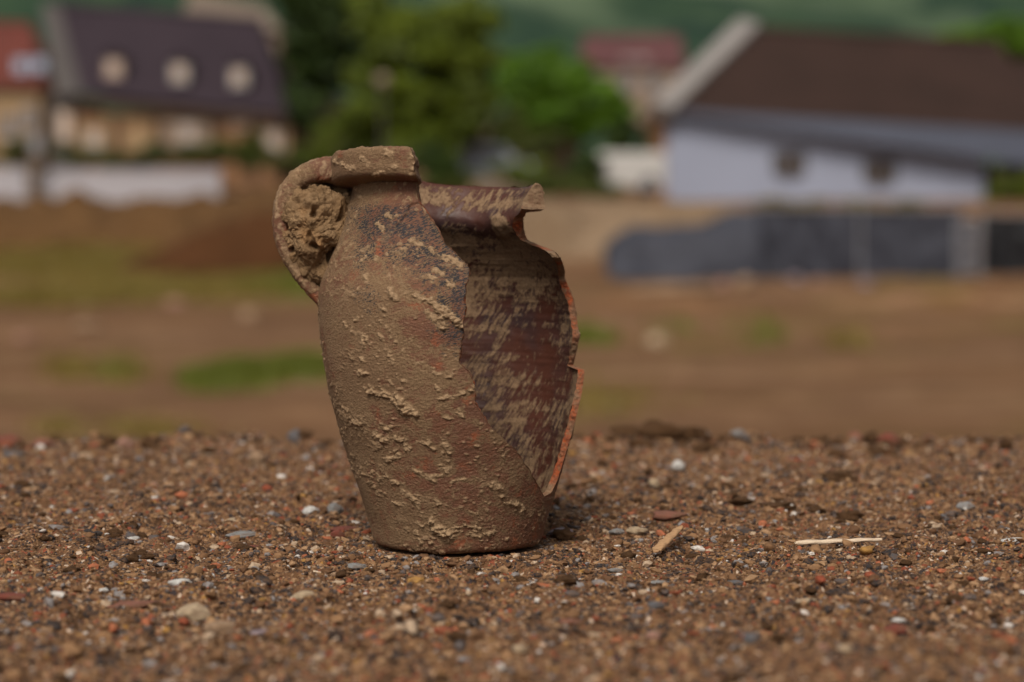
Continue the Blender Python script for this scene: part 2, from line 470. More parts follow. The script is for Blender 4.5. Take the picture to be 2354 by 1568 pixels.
# ------------------------------------------------------------------ lower field, banks and hills
def field_z(x, d):
    """terrain height at lateral x and distance d from the camera"""
    x = np.asarray(x, dtype=np.float64); d = np.asarray(d, dtype=np.float64)
    base = -1.83 + 1.95 * sstep(59, 77, d + 3.0 * np.sin(x * 0.11)) + 1.1 * sstep(84, 130, d)
    q = np.stack([x * 0.22, d * 0.22, np.zeros_like(x)], -1)
    base = base + (0.10 * fbm(q, 3, 21)) * sstep(4, 10, d) + 0.05 * pn(q * 6, 25)
    # undulating hillside far behind
    rise = sstep(170, 900, d)
    q2 = np.stack([x * 0.004, d * 0.004, np.zeros_like(x)], -1)
    base = base + rise * (150 + 40 * pn(q2, 31)) + sstep(160, 260, d) * 5 * fbm(q2 * 8, 3, 33)
    return base
def build_field():
    nr, nc = 330, 260
    t = np.linspace(0, 1, nr); ds = -30 + 34 * np.minimum(t / 0.1, 1) + np.where(t > 0.1, 196 * ((t - 0.1) / 0.9) ** 1.6, 0)
    u = np.linspace(-1, 1, nc); xs = 24 * u + 126 * u ** 5
    X, Dd = np.meshgrid(xs, ds)
    Z = field_z(X.ravel(), Dd.ravel()).reshape(X.shape)
    V = np.stack([X, Dd - D, Z], -1).reshape(-1, 3)
    tag(link('field', mesh_np('field', V, grid_faces(nr, nc)), M['field'], smooth=True), 'bare trampled brown earth of the lower ground behind the mound', kind='structure')
    nr, nc = 120, 160
    ds = np.linspace(199.9, 1500, nr); xs = np.linspace(-900, 900, nc)
    X, Dd = np.meshgrid(xs, ds)
    Z = field_z(X.ravel(), Dd.ravel()).reshape(X.shape)
    V = np.stack([X, Dd - D, Z], -1).reshape(-1, 3)
    tag(link('hills', mesh_np('hills', V, grid_faces(nr, nc)), M['hill'], smooth=True), 'wooded blue green hillside with pale meadows behind the houses', kind='structure')
build_field()

# ------------------------------------------------------------------ the jug
U = 1.0 / (F / D)              # metres per reference pixel at the jug's axis
def prof(pts):
    a = np.array(pts, dtype=float); return a
OUT = prof([(1250, 0), (1250.1, 120), (1249.5, 178), (1248, 188), (1243, 193), (1235, 196), (1200, 205), (1150, 221), (1100, 236), (1050, 250), (1000, 265), (950, 279),
            (900, 291), (850, 299), (800, 303), (750, 306), (700, 306), (670, 303), (640, 292), (600, 269), (560, 245), (530, 227), (505, 216), (488, 208), (476, 202.5), (467, 199), (462, 197), (458, 196)])
RIM = prof([(458, 196), (456.5, 200), (456, 214), (455.5, 230), (454, 240), (450, 245.5), (440, 247.5), (425, 246), (410, 246.5), (399, 245), (393.5, 241), (390.5, 234)])
INN = prof([(390.5, 234), (391, 230), (397, 224), (418, 211), (442, 198), (462, 188), (476, 182.5), (488, 181), (500, 185), (513, 194), (530, 207), (560, 228), (600, 254), (640, 277), (700, 291), (760, 291), (850, 284), (900, 276), (1000, 250), (1100, 221), (1150, 206), (1200, 190), (1222, 180), (1232, 160), (1235, 80), (1235.5, 0)])
AX = np.array([(380, 1003), (440, 1007), (520, 1017), (600, 1027), (700, 1038), (850, 1046), (1000, 1049), (1250, 1052)], dtype=float)
def resample(P, n, sm=5):
    # smooth, evenly spaced profile
    d = np.r_[0, np.cumsum(np.hypot(*np.diff(P, axis=0).T))]
    s = np.linspace(0, d[-1], n)
    y = np.interp(s, d, P[:, 0]); r = np.interp(s, d, P[:, 1])
    k = max(1, int(sm / (d[-1] / n)))
    if k > 1:
        ker = np.hanning(k * 2 + 3)[1:-1]; ker /= ker.sum(); h = len(ker) // 2
        y2 = np.convolve(np.pad(y, h, mode='reflect', reflect_type='odd'), ker, 'valid'); r2 = np.convolve(np.pad(r, h, mode='reflect', reflect_type='odd'), ker, 'valid')
        y, r = y2, r2
    return y, r
def shell(y, r, th):
    """profile height y and radius r (reference pixels), angle th (radians, -90 deg faces the camera) -> metres in jug space"""
    cx = np.interp(y, AX[:, 0], AX[:, 1]) - 1052
    X = cx + r * np.cos(th); Yd = r * np.sin(th)
    wt = sstep(660, 430, y)
    tilt = wt * (-0.108 * r * np.cos(th) - np.where(np.sin(th) > 0, 0.125, 0.178) * r * np.sin(th))
    return np.stack([X * U, Yd * U, (1250 - y + tilt) * U], -1)
# the broken outline, traced as pixels on the outer wall: front edge and back edge
FE = [(960, 366), (961, 385), (961, 405), (960, 430), (960, 455), (962, 468), (984, 494), (1000, 525), (1020, 556), (1040, 580), (1056, 595), (1066, 607), (1081, 622), (1079, 640), (1073, 655), (1070, 672), (1068, 690), (1070, 710), (1072, 728), (1068, 745),
      (1065, 762), (1060, 785), (1056, 808), (1055, 832), (1062, 842), (1076, 854), (1086, 868), (1090, 890), (1093, 910), (1096, 936), (1106, 955), (1122, 978), (1140, 998), (1163, 1018), (1185, 1037), (1202, 1062), (1222, 1094), (1236, 1118), (1250, 1145)]
BE = [(1246, 424), (1243, 440), (1238, 455), (1230, 466), (1212, 474), (1208, 490), (1203, 508), (1203, 528), (1208, 545), (1214, 555), (1230, 564), (1246, 570), (1262, 576), (1278, 584), (1290, 592), (1294, 612), (1298, 640), (1304, 658), (1313, 680), (1322, 712), (1327, 745),
      (1331, 775), (1328, 800), (1322, 822), (1318, 842), (1317, 850)]
BE2 = [(1341, 851, 1), (1349, 866, 1), (1345, 885, 0), (1342, 915, -3), (1334, 945, -5), (1325, 985, -6), (1318, 1018, -8), (1306, 1048, -9), (1294, 1074, -11), (1278, 1103, -14), (1264, 1125, -19), (1250, 1145, -26)]
GY, GR = resample(np.vstack([OUT[3:], RIM[1:12]]), 900)
GT = np.radians(np.linspace(-200, 60, 1041))
_P = shell(GY[:, None], GR[:, None], GT[None, :]); _px, _py = project(_P)
def solve(px, py, front):
    m = (GT < 0) if front else (GT >= math.radians(-2))
    e = (_px - px) ** 2 + (_py - py) ** 2
    if front: e = np.where((GT < math.radians(0))[None, :] & (GT > math.radians(-180))[None, :], e, 1e9)
    else: e = np.where(m[None, :], e, 1e9)
    i, j = np.unravel_index(np.argmin(e), e.shape)
    return GY[i], GT[j]
fe = np.array([solve(x, y, True) for x, y in FE]); be = np.array([solve(x, y, False) for x, y in BE])
fe = np.maximum.accumulate(fe[:, 0])[:, None] * [1, 0] + fe * [0, 1]
VY = fe[-1, 0]; VT = fe[-1, 1]
be2 = []
for x, y, deg in BE2:
    yy = y + 0.0
    be2.append((min(yy, VY), math.radians(deg)))
be2[-1] = (VY, VT)
be = np.maximum.accumulate(be[:, 0])[:, None] * [1, 0] + be * [0, 1]
be = be[be[:, 0] < 849.0]
be = np.vstack([[(385, math.radians(9)), (440, math.radians(9)), (452, math.radians(6)), (459, math.radians(1)), (468, math.radians(9)), (476, math.radians(20))], be[be[:, 0] > 482]])
fe = np.vstack([[(385, math.radians(-104)), (398, math.radians(-101.5)), (415, math.radians(-100)), (456, math.radians(-100)), (462, fe[fe[:, 0] > 462][0, 1])], fe[fe[:, 0] > 462]])
be = np.vstack([be, [(849.5, be[-1, 1])], [(851.0, math.radians(2))], np.array(be2)[1:]])
def jit(y, a, seed):
    q = np.stack([y * 0.055, y * 0 + seed, y * 0], -1)
    return a * (pn(q, seed) + 0.35 * pn(q * 2.7, seed + 1) + (0.22 * pn(q * 6.1, seed + 2) if seed < 45 else 0))
def edge_f(y):
    fade = sstep(VY, VY - 30, y)
    return np.interp(y, fe[:, 0], fe[:, 1]) + fade * jit(y, 0.017, 41)
def edge_b(y):
    fade = sstep(VY, VY - 30, y)
    return np.interp(y, be[:, 0], be[:, 1]) + fade * jit(y, 0.006, 47)

STROKES = [  # caked mud ridges and lumps: polyline in reference pixels, half width, height
    ([(852, 902), (872, 910), (893, 914), (915, 918)], 7, 10), ([(905, 918), (922, 930), (930, 948)], 13, 14), ([(925, 950), (955, 953)], 9, 10), ([(940, 940), (952, 946)], 7, 10),
    ([(1012, 922), (1030, 916), (1050, 914), (1068, 906), (1084, 901)], 5, 8), ([(1014, 930), (1030, 934)], 6, 7), ([(1010, 937), (1035, 942), (1050, 952)], 5, 7), ([(1052, 948), (1062, 958)], 6, 7), ([(1020, 960), (1034, 966)], 4, 6),
    ([(898, 672), (908, 690)], 10, 10), ([(905, 692), (893, 706), (885, 714)], 7, 8), ([(950, 682), (970, 690), (992, 694), (1004, 708)], 7, 9), ([(1000, 705), (1020, 716)], 10, 10),
    ([(1012, 714), (1036, 730), (1056, 748)], 11, 12), ([(1012, 740), (1020, 754)], 12, 12), ([(1050, 748), (1066, 756)], 8, 10), ([(985, 722), (1002, 738)], 8, 5),
    ([(816, 740), (830, 730)], 5, 6), ([(790, 748), (800, 755)], 5, 6), ([(812, 762), (826, 772), (830, 785)], 9, 9), ([(838, 775), (846, 792)], 4, 6), ([(826, 782), (836, 797)], 5, 6), ([(868, 770), (874, 778)], 5, 7),
    ([(828, 860), (844, 868)], 8, 9), ([(918, 868), (928, 874)], 8, 7), ([(852, 890), (858, 897)], 7, 6), ([(880, 897), (890, 903)], 7, 7), ([(820, 818), (838, 830)], 8, 6),
    ([(862, 1000), (872, 1012), (892, 1018), (905, 1012)], 6, 8), ([(905, 1010), (925, 1018)], 7, 8), ([(930, 1020), (938, 1040)], 7, 6), ([(868, 1056), (895, 1062), (915, 1052)], 7, 7), ([(880, 985), (890, 992)], 6, 6),
    ([(985, 1020), (1000, 1034), (1014, 1044)], 6, 7), ([(1020, 1025), (1034, 1040)], 9, 6), ([(1014, 1060), (1030, 1080)], 14, 5), ([(960, 1020), (990, 1024)], 4, 5), ([(952, 1085), (985, 1102), (1000, 1108)], 5, 6), ([(985, 1100), (1016, 1096)], 4, 5),
    ([(872, 1105), (890, 1100)], 7, 6), ([(905, 1112), (925, 1124)], 5, 6), ([(1040, 1110), (1070, 1104), (1088, 1110)], 4, 5), ([(1090, 1102), (1110, 1116), (1140, 1124)], 4, 5), ([(1140, 1120), (1150, 1138)], 12, 7),
    ([(996, 1208), (1010, 1222), (1028, 1230)], 13, 15), ([(1020, 1238), (1034, 1240)], 10, 10), ([(1040, 1216), (1068, 1212), (1090, 1214)], 4, 8), ([(1092, 1214), (1110, 1222), (1124, 1230)], 5, 7), ([(970, 1190), (990, 1196)], 8, 7), ([(960, 1205), (970, 1213)], 5, 6),
    ([(955, 1225), (965, 1247)], 6, 6), ([(1160, 1160), (1182, 1160)], 6, 6), ([(1186, 1160), (1200, 1172)], 8, 7), ([(1120, 1160), (1145, 1164)], 5, 5), ([(1190, 1180), (1200, 1184)], 7, 7), ([(930, 1135), (950, 1150), (960, 1165)], 8, 5),
    ([(1000, 1152), (1010, 1160)], 5, 6), ([(905, 1160), (940, 1166)], 4, 5), ([(815, 970), (830, 978)], 6, 6), ([(790, 940), (800, 946)], 5, 5), ([(842, 640), (856, 650)], 9, 8), ([(862, 600), (880, 606)], 7, 7), ([(820, 610), (838, 600), (850, 590)], 6, 6),
    ([(990, 575), (1010, 590)], 7, 7), ([(1016, 595), (1040, 600), (1060, 612)], 9, 7), ([(950, 560), (975, 566)], 6, 5), ([(1000, 625), (1016, 632)], 8, 6), ([(985, 640), (1005, 652)], 7, 6), ([(1030, 655), (1042, 662)], 7, 5), ([(870, 520), (880, 530)], 7, 6),
    ([(890, 500), (900, 506)], 6, 6), ([(1075, 1180), (1100, 1186)], 4, 5), ([(1085, 1232), (1105, 1238)], 6, 5), ([(1000, 860), (1012, 866)], 5, 5), ([(960, 840), (1000, 850)], 3, 4), ([(1010, 800), (1040, 812)], 4, 5), ([(1034, 870), (1048, 880)], 5, 5), ([(1005, 895), (1013, 903)], 6, 5)]
RSTROKES = [([(948, 366), (955, 384), (952, 396)], 11, 5), ([(835, 370), (845, 382)], 9, 6), ([(800, 388), (820, 392)], 8, 5), ([(905, 388), (925, 394), (945, 400)], 7, 5), ([(770, 372), (790, 382)], 8, 6), ([(880, 352), (900, 358)], 8, 4), ([(862, 405), (900, 400)], 6, 5)]
def seg_dist(px, py, pl):
    d = np.full(px.shape, 1e9)
    for (x0, y0), (x1, y1) in zip(pl[:-1], pl[1:]):
        vx, vy = x1 - x0, y1 - y0
        t = np.clip(((px - x0) * vx + (py - y0) * vy) / (vx * vx + vy * vy), 0, 1)
        d = np.minimum(d, np.hypot(px - x0 - t * vx, py - y0 - t * vy))
    return d
def set_attr(me, name, v):
    a = me.attributes.new(name, 'FLOAT', 'POINT'); a.data.foreach_set('value', np.asarray(v, dtype=np.float32).ravel())
def colwarp(nc):
    u = np.linspace(0, 1, nc)
    w_ = np.interp(u, [0, 0.72, 1], [0, 0.5, 1.0]); return w_
def wall(name, P, n, nc, side, mat, parent, strokes=(), soot=False, warp=True):
    y, r = resample(P, n, 4 if name == 'rim' else 15)
    tf, tb = edge_f(y), edge_b(y)
    tf = np.where(y >= VY, VT, tf); tb = np.where(y >= VY, VT, tb)
    fixed = np.linspace(0, 1, nc) if not warp else colwarp(nc)
    hi = max(tf.max(), VT); lo = min(tb.min() - 2 * math.pi, VT - 2 * math.pi)
    TH = np.clip((hi + (lo - hi) * fixed)[None, :], (tb - 2 * math.pi)[:, None], tf[:, None])
    # lift the worn rim a little here and there
    yy = y[:, None] + np.zeros_like(TH)
    rr = r[:, None] + np.zeros_like(TH)
    V = shell(yy, rr, TH)
    if name == 'rim':
        topw = sstep(425, 392, yy); a1 = np.stack([TH * 6, yy * 0, yy * 0], -1).reshape(-1, 3)
        wear = (0.0011 * fbm(a1, 3, 55) + 0.0006 * pn(a1 * 5, 58)).reshape(TH.shape)
        da = np.degrees(TH); chip = 0.0032 * sstep(-110, -101, da) * (da > -130) + 0.0012 * np.exp(-((da + 113) / 2.5) ** 2)
        V[..., 2] += topw * 0.7 * wear
    gy_, gr_ = np.gradient(-y), np.gradient(r); gl = np.hypot(gy_, gr_) + 1e-9
    gy_, gr_ = gy_ / gl, gr_ / gl                      # profile tangent (up, out)
    nrm = np.stack([np.cos(TH) * gy_[:, None], np.sin(TH) * gy_[:, None], -gr_[:, None] + 0 * TH], -1)
    p = V.reshape(-1, 3); nn = nrm.reshape(-1, 3)
    px, py = project(p)
    front = (np.sin(TH.ravel()) < 0.12)
    disp = 0.0007 * pn(p * 45, 51)
    mud = 0.0; lump = np.zeros(len(p)); st = np.zeros(len(p))
    if side > 0:
        amp = 0.45 if name == 'rim' else 1.0
        patch = amp * sstep(0.0, 0.60, fbm(p * [34, 34, 42], 2, 60))
        wv = np.stack([pn(p * 130, 61), pn(p * 130, 62), pn(p * 130, 63)], -1)
        f1 = fbm(p * [150, 150, 260] + 0.8 * wv, 4, 64, 0.62); f2 = fbm(p * [330, 330, 560] + 1.0 * wv, 3, 65, 0.6)
        crust = sstep(0.24, 0.33, f1) * patch
        fl = crust * 0.6
        cr_h = np.zeros(TH.shape); f2g = f2.reshape(TH.shape); colth = hi + (lo - hi) * fixed
        rgc = np.random.default_rng(77 if name == 'body' else 78)
        for _ in range(19000 if name == 'body' else 500):
            th0 = rgc.uniform(lo, hi); y0 = rgc.uniform(y.min(), y.max()); a0 = rgc.random(); e0 = rgc.uniform(0.5, 1.0); h0 = rgc.uniform(0.45, 1.0)
            r0 = np.interp(y0, y[::-1], r[::-1]) if y[0] > y[-1] else 240.0
            q0 = np.array([[r0 * math.cos(th0) * U, r0 * math.sin(th0) * U, (1250 - y0) * U]])
            if pn(q0 * 42, 71)[0] + 0.6 * pn(q0 * 90, 73)[0] < -0.12 + 0.30 * (a0 > 0.75): continue
            rad = 1.5 + 5.6 * a0 ** 6
            ii = np.nonzero(np.abs(y - y0) < rad * 1.8)[0]; jj = np.nonzero(np.abs(colth - th0) * r0 < rad * 2.2)[0]
            if not len(ii) or not len(jj): continue
            sl = np.ix_(ii, jj)
            du = (colth[jj][None, :] - th0) * r0; dv = (y[ii][:, None] - y0) / e0
            dd_ = np.hypot(du, dv) + rad * 0.85 * f2g[sl]
            cr_h[sl] = np.maximum(cr_h[sl], rad * h0 * 0.62 * sstep(rad * 1.05, rad * 0.45, dd_))
        cr_h = cr_h.ravel()
        disp = disp + amp * crust * (0.00045 + 0.00040 * f2) + cr_h * U + 0.00020 * fbm(p * 760, 2, 67)
        big = 0; flake = np.clip(cr_h / 2.0, 0, 1)
        mud = 0.44 + 0.46 * fbm(p * 26, 3, 72) + 0.34 * fbm(p * 120, 3, 74) + 0.35 * crust + big * 2
        mud = mud + 0.35 * sstep(-0.2, -0.9, np.cos(TH.ravel()))  # dustier towards the handle
        lump = np.clip(crust * 0.45 + flake * 0.8, 0, 0.9)
        wob = 5.0 * fbm(p * 330, 3, 80, 0.65)
        crumb = 0.66 + 0.75 * fbm(p * 300, 3, 84, 0.6)
        gate = sstep(-0.28, 0.02, fbm(p * [120, 120, 170], 2, 86))
        for pl, hw, hh in strokes:
            x0 = min(a for a, _ in pl) - hw * 3; x1 = max(a for a, _ in pl) + hw * 3; y0 = min(b for _, b in pl) - hw * 3; y1 = max(b for _, b in pl) + hw * 3
            m = np.nonzero(front & (px > x0) & (px < x1) & (py > y0) & (py < y1))[0]
            if not len(m): continue
            d = seg_dist(px[m], py[m], pl) + wob[m]
            hw = hw * 0.86; k = sstep(hw * 1.10, hw * 0.62, d)
            k = k * (gate[m] if hh < 10 else np.maximum(gate[m], 0.7)); st[m] = np.maximum(st[m], k * hh * U * (0.66 if hh < 10 else 0.85) * np.clip(crumb[m], 0.05, 1.5))
            lump[m] = np.maximum(lump[m], sstep(0.15, 0.6, k))
            mud[m] = np.maximum(mud[m], 0.9 * sstep(hw * 2.4, hw, d))
        disp = disp + st
        # the hairline crack running down from the neck
        cr = seg_dist(px, py, [(960, 470), (947, 474), (940, 482), (936, 495), (926, 508), (918, 517), (906, 528)]) + 1.2 * pn(p * 500, 88)
        disp = disp - np.where(front & (cr < 2.2) & (py > 440) & (py < 560), 0.0011, 0)
        sm = np.zeros(len(p))
        if soot:
            d1 = seg_dist(px, py, [(880, 515), (960, 545), (1030, 610)]); d2 = seg_dist(px, py, [(1040, 600), (1062, 680), (1055, 760)])
            d3 = seg_dist(px, py, [(840, 680), (850, 700)]); d4 = seg_dist(px, py, [(830, 600), (900, 560)])
            sm = np.maximum.reduce([sstep(150, 15, d1) * 0.66, sstep(110, 5, d2) * 0.66, sstep(50, 5, d3) * 0.42, sstep(50, 5, d4) * 0.5])
            sm = np.where(front, sm, 0) * sstep(452, 490, py)
            mud = mud - 0.25 * sm
    else:
        sm = np.zeros(len(p))
        mud = 0.44 + 0.30 * fbm(p * 30, 3, 90) + np.zeros(len(p))
        yv = yy.ravel()
        mud = mud + 0.30 * sstep(462, 440, yv) * sstep(395, 402, yv) + 0.34 * sstep(505, 550, yv) * sstep(760, 640, yv) + 0.25 * sstep(1050, 1150, yv) - 0.30 * sstep(452, 470, yv) * sstep(545, 500, yv)
        disp = disp + 0.0006 * np.maximum(0, fbm(p * 130, 3, 92)) + 0.00022 * pn(np.stack([yv * 0.10, np.cos(TH.ravel()), 0 * yv], -1), 95) * sstep(520, 620, yv)
        d = seg_dist(px, py, [(1148, 515), (1160, 535)]) + 7 * fbm(p * 150, 2, 93)
        bk = (np.sin(TH.ravel()) > 0.1)
        k = np.where(bk, sstep(24, 10, d), 0); disp = disp + k * 0.0010 * (1 + fbm(p * 240, 2, 97)); mud = mud + k * 1.0
    # keep the wall ends on the fracture
    p = p + nn * (disp[:, None])
    me = mesh_np(name, p, grid_faces(n, nc))
    set_attr(me, 'mud', np.clip(mud, 0, 1.2)); set_attr(me, 'soot', sm); set_attr(me, 'lump', np.clip(lump, 0, 1))
    o = link(name, me, mat, parent, smooth=True)
    return o

def inner_r(y):
    q = INN[INN[:, 1] > 150]
    return np.interp(y, q[:, 0], q[:, 1])
def outer_r(y):
    a = np.vstack([RIM[3:12][::-1], OUT[4:-1][::-1]]); ys = a[:, 0]; i = np.argsort(ys, kind='stable')
    return np.interp(y, ys[i], a[i, 1])
def fracture(edge, y0, y1, n, parent, seed):
    y = np.linspace(y0, y1, n); th = edge(y); k = 12
    ro, ri = outer_r(y), inner_r(y)
    ri = np.minimum(ri, ro - 2) + 2.4 * pn(np.stack([y * 0.09, y * 0, y * 0], -1), seed + 9)
    s = np.linspace(-0.03, 1.03, k)[None, :]
    R = ri[:, None] + (ro - ri)[:, None] * s
    V = shell(y[:, None] + 0 * R, R, th[:, None] + 0 * R)
    p = V.reshape(-1, 3)
    b = (np.sin(np.linspace(0, math.pi, k))[None, :] + 0 * R).ravel()
    tg = np.stack([-np.sin(th), np.cos(th), 0 * th], -1)[:, None, :] + 0 * V
    dirn = -1 if edge is edge_b else 1
    p = p + tg.reshape(-1, 3) * (dirn * b * (0.0005 + 0.0007 * fbm(p * 420, 3, seed)))[:, None]
    me = mesh_np('broken_edge', p, grid_faces(n, k))
    md = 0.46 + 1.3 * fbm(p * 60, 3, seed + 5) + 0.8 * sstep(470, 440, y.repeat(k)) + (0.5 * sstep(600, 570, y.repeat(k)) * sstep(545, 565, y.repeat(k)) if edge is edge_b else 0)
    set_attr(me, 'mud', np.clip(md, 0, 1))
    return link('broken_edge', me, M['brk'], parent, smooth=True)

jug = empty('broken_jug', (0, 0, 0.0008))
tag(jug, 'broken clay jug caked in dried mud with one side missing, standing on gravelly earth', 'jug')
body = wall('body', OUT, 640, 520, 1, M['out'], jug, STROKES, True)
wall('rim', RIM, 90, 420, 1, M['out'], jug, RSTROKES)
wall('inner_wall', INN, 380, 380, -1, M['in'], jug)
f1 = fracture(edge_f, 391, VY, 520, jug, 101)
f2 = fracture(edge_b, 391, VY, 520, jug, 111)

# handle: a strap swung out from the rim and back to the shoulder
def build_handle():
    path = [(782, 396, 31, 56), (760, 391, 31, 56), (736, 392, 29, 56), (711, 399, 27, 54), (690, 412, 25, 52), (672, 432, 24.5, 52), (660, 456, 24, 52), (653, 482, 23, 52), (650, 510, 22, 52), (653, 541, 21, 50), (661, 572, 20, 50), (674, 601, 19, 48), (690, 627, 18, 48), (708, 650, 17, 48), (726, 671, 15, 48), (741, 693, 12, 48), (753, 716, 8, 48)]
    a = np.array(path, float)
    s = np.r_[0, np.cumsum(np.hypot(*np.diff(a[:, :2], axis=0).T))]
    n = 260; t = np.linspace(0, s[-1], n)
    q = np.stack([np.interp(t, s, a[:, k]) for k in range(4)], -1)
    for _ in range(3):
        q[4:-4] = (q[:-8] + q[2:-6] + q[4:-4] + q[6:-2] + q[8:]) / 5
    c = np.stack([(q[:, 0] - 1052) * U, np.zeros(n), (1250 - q[:, 1]) * U], -1)
    tg = np.gradient(c, axis=0); tg /= np.linalg.norm(tg, axis=1)[:, None]
    nn = np.stack([-tg[:, 2], 0 * tg[:, 0], tg[:, 0]], -1)
    k = 64; ph = np.linspace(0, 2 * math.pi, k, endpoint=False)
    ce = np.sign(np.cos(ph)) * np.abs(np.cos(ph)) ** 0.7; se = np.sign(np.sin(ph)) * np.abs(np.sin(ph)) ** 0.7
    V = c[:, None, :] + nn[:, None, :] * (q[:, 2] * U)[:, None, None] * ce[None, :, None] + np.array([0, 1.0, 0])[None, None, :] * (q[:, 3] * U)[:, None, None] * se[None, :, None]
    p = V.reshape(-1, 3)
    o = (nn[:, None, :] * ce[None, :, None] + np.array([0, 1.0, 0]) * se[None, :, None]).reshape(-1, 3)
    dd = 0.0006 * pn(p * 60, 120) + 0.0005 * sstep(0.25, 0.6, fbm(p * 150, 3, 122)) + 0.0004 * sstep(0.32, 0.6, fbm(p * 300, 3, 123)) + 0.00015 * pn(p * 900, 124)
    p = p + o * dd[:, None]
    me = mesh_np('handle', p, grid_faces(n, k, True))
    set_attr(me, 'mud', np.clip(0.48 + 0.5 * fbm(p * 40, 3, 126), 0, 1)); set_attr(me, 'soot', np.zeros(len(p))); set_attr(me, 'lump', np.clip(0.8 * sstep(0.22, 0.5, fbm(p * 170, 3, 122)) + 0.7 * sstep(0.30, 0.5, fbm(p * 330, 3, 123)), 0, 0.8))
    link('handle', me, M['out'], jug, smooth=True)
build_handle()
def build_plug():
    # mud packed in the loop of the handle
    cx, cy = 721, 526
    ol = [(0, 108), (20, 114), (40, 118), (55, 114), (75, 114), (90, 116), (110, 118), (130, 108), (150, 90), (180, 84), (210, 86), (235, 92), (255, 112), (272, 138), (285, 132), (300, 92), (320, 80), (340, 98), (360, 108)]
    ol = np.array(ol, float)
    nr, nc = 230, 300
    ph = np.linspace(0, 2 * math.pi, nc, endpoint=False)
    R = np.interp(np.degrees(ph), ol[:, 0], ol[:, 1]) * U * 0.98
    s = np.linspace(-math.pi / 2, math.pi / 2, nr)
    k = np.cos(s) ** 0.75
    X = (cx - 1052) * U + k[:, None] * R[None, :] * np.cos(ph)
    Z = (1250 - cy) * U + k[:, None] * R[None, :] * np.sin(ph)
    Yv = np.sin(s)[:, None] * 84 * U + 0 * X
    V = np.stack([X, Yv, Z], -1)
    p = V.reshape(-1, 3)
    nrm = np.stack([np.cos(ph)[None, :] * np.cos(s)[:, None], np.sin(s)[:, None] + 0 * X, np.sin(ph)[None, :] * np.cos(s)[:, None]], -1).reshape(-1, 3)
    wq = p + 0.0012 * np.stack([pn(p * 260, 140), pn(p * 260, 141), pn(p * 260, 142)], -1)
    bill = np.abs(pn(wq * 110, 143)) * 2.0 + np.abs(pn(wq * 240, 144)) * 0.9 + 0.45 * np.abs(pn(wq * 560, 145))
    dd = 0.0017 * (bill - 1.2) + 0.0040 * pn(p * 75, 146) + 0.0022 * np.abs(pn(p * 150, 149)) - 0.0062 * sstep(0.25, 0.55, pn(p * 120, 147)) + 0.0005 * fbm(p * 620, 3, 148)
    # the deep hole beside the neck
    px, py = project(p); hole = np.exp(-(((px - 792 + 0) / 11) ** 2 + ((py - 575) / 11) ** 2)) * (p[:, 1] < 0)
    hole2 = np.exp(-(((px - 735) / 12) ** 2 + ((py - 610) / 26) ** 2)) * (p[:, 1] < 0); hole3 = np.exp(-(((px - 700) / 9) ** 2 + ((py - 448) / 24) ** 2)) * (p[:, 1] < 0)
    p = p + nrm * dd[:, None] + np.array([0, 1, 0]) * (0.007 * hole + 0.004 * hole2 + 0.003 * hole3)[:, None]
    me = mesh_np('dried_mud', p, grid_faces(nr, nc, True))
    o = link('dried_mud', me, M['clod'], jug, smooth=True)
    o['label'] = 'crumbly tan mud packed inside the loop of the handle'
build_plug()

# ------------------------------------------------------------------ gravel: fine grit as one mass, the larger stones one by one
def pebble_mesh(name, sub, seed, amp=0.35, flat=1.0, angular=False):
    bm = bmesh.new(); bmesh.ops.create_icosphere(bm, subdivisions=sub, radius=0.5)
    v = np.array([x.co[:] for x in bm.verts])
    n = v / np.linalg.norm(v, axis=1)[:, None]
    k = 1 + amp * pn(n * 1.3, seed) + amp * 0.5 * pn(n * 2.9, seed + 1) + (amp * 0.18 * pn(n * 7.0, seed + 2) if sub > 2 else 0)
    if angular:
        for q in range(7):
            d = np.array(_pr.normal(size=3)); d /= np.linalg.norm(d); c = 0.62 + 0.25 * _pr.random()
            pr = (n * k[:, None]) @ d; k = np.where(pr > c, k * (c + (pr - c) * 0.15) / np.maximum(pr, 1e-6), k)
    v = n * (0.5 * k)[:, None]; v[:, 2] *= flat
    for x, c in zip(bm.verts, v): x.co = c
    me = bpy.data.meshes.new(name); bm.to_mesh(me); bm.free()
    if sub > 1: me.polygons.foreach_set('use_smooth', np.ones(len(me.polygons), dtype=bool))
    return me
grit_col = bpy.data.collections.new('grit_shapes')
for k in range(10):
    me = pebble_mesh('grit_shape', 1 if k < 7 else 2, 200 + 7 * k, 0.55, 1.0, k % 2 == 0)
    me.materials.append(M['grain']); grit_col.objects.link(bpy.data.objects.new('grit_shape', me))
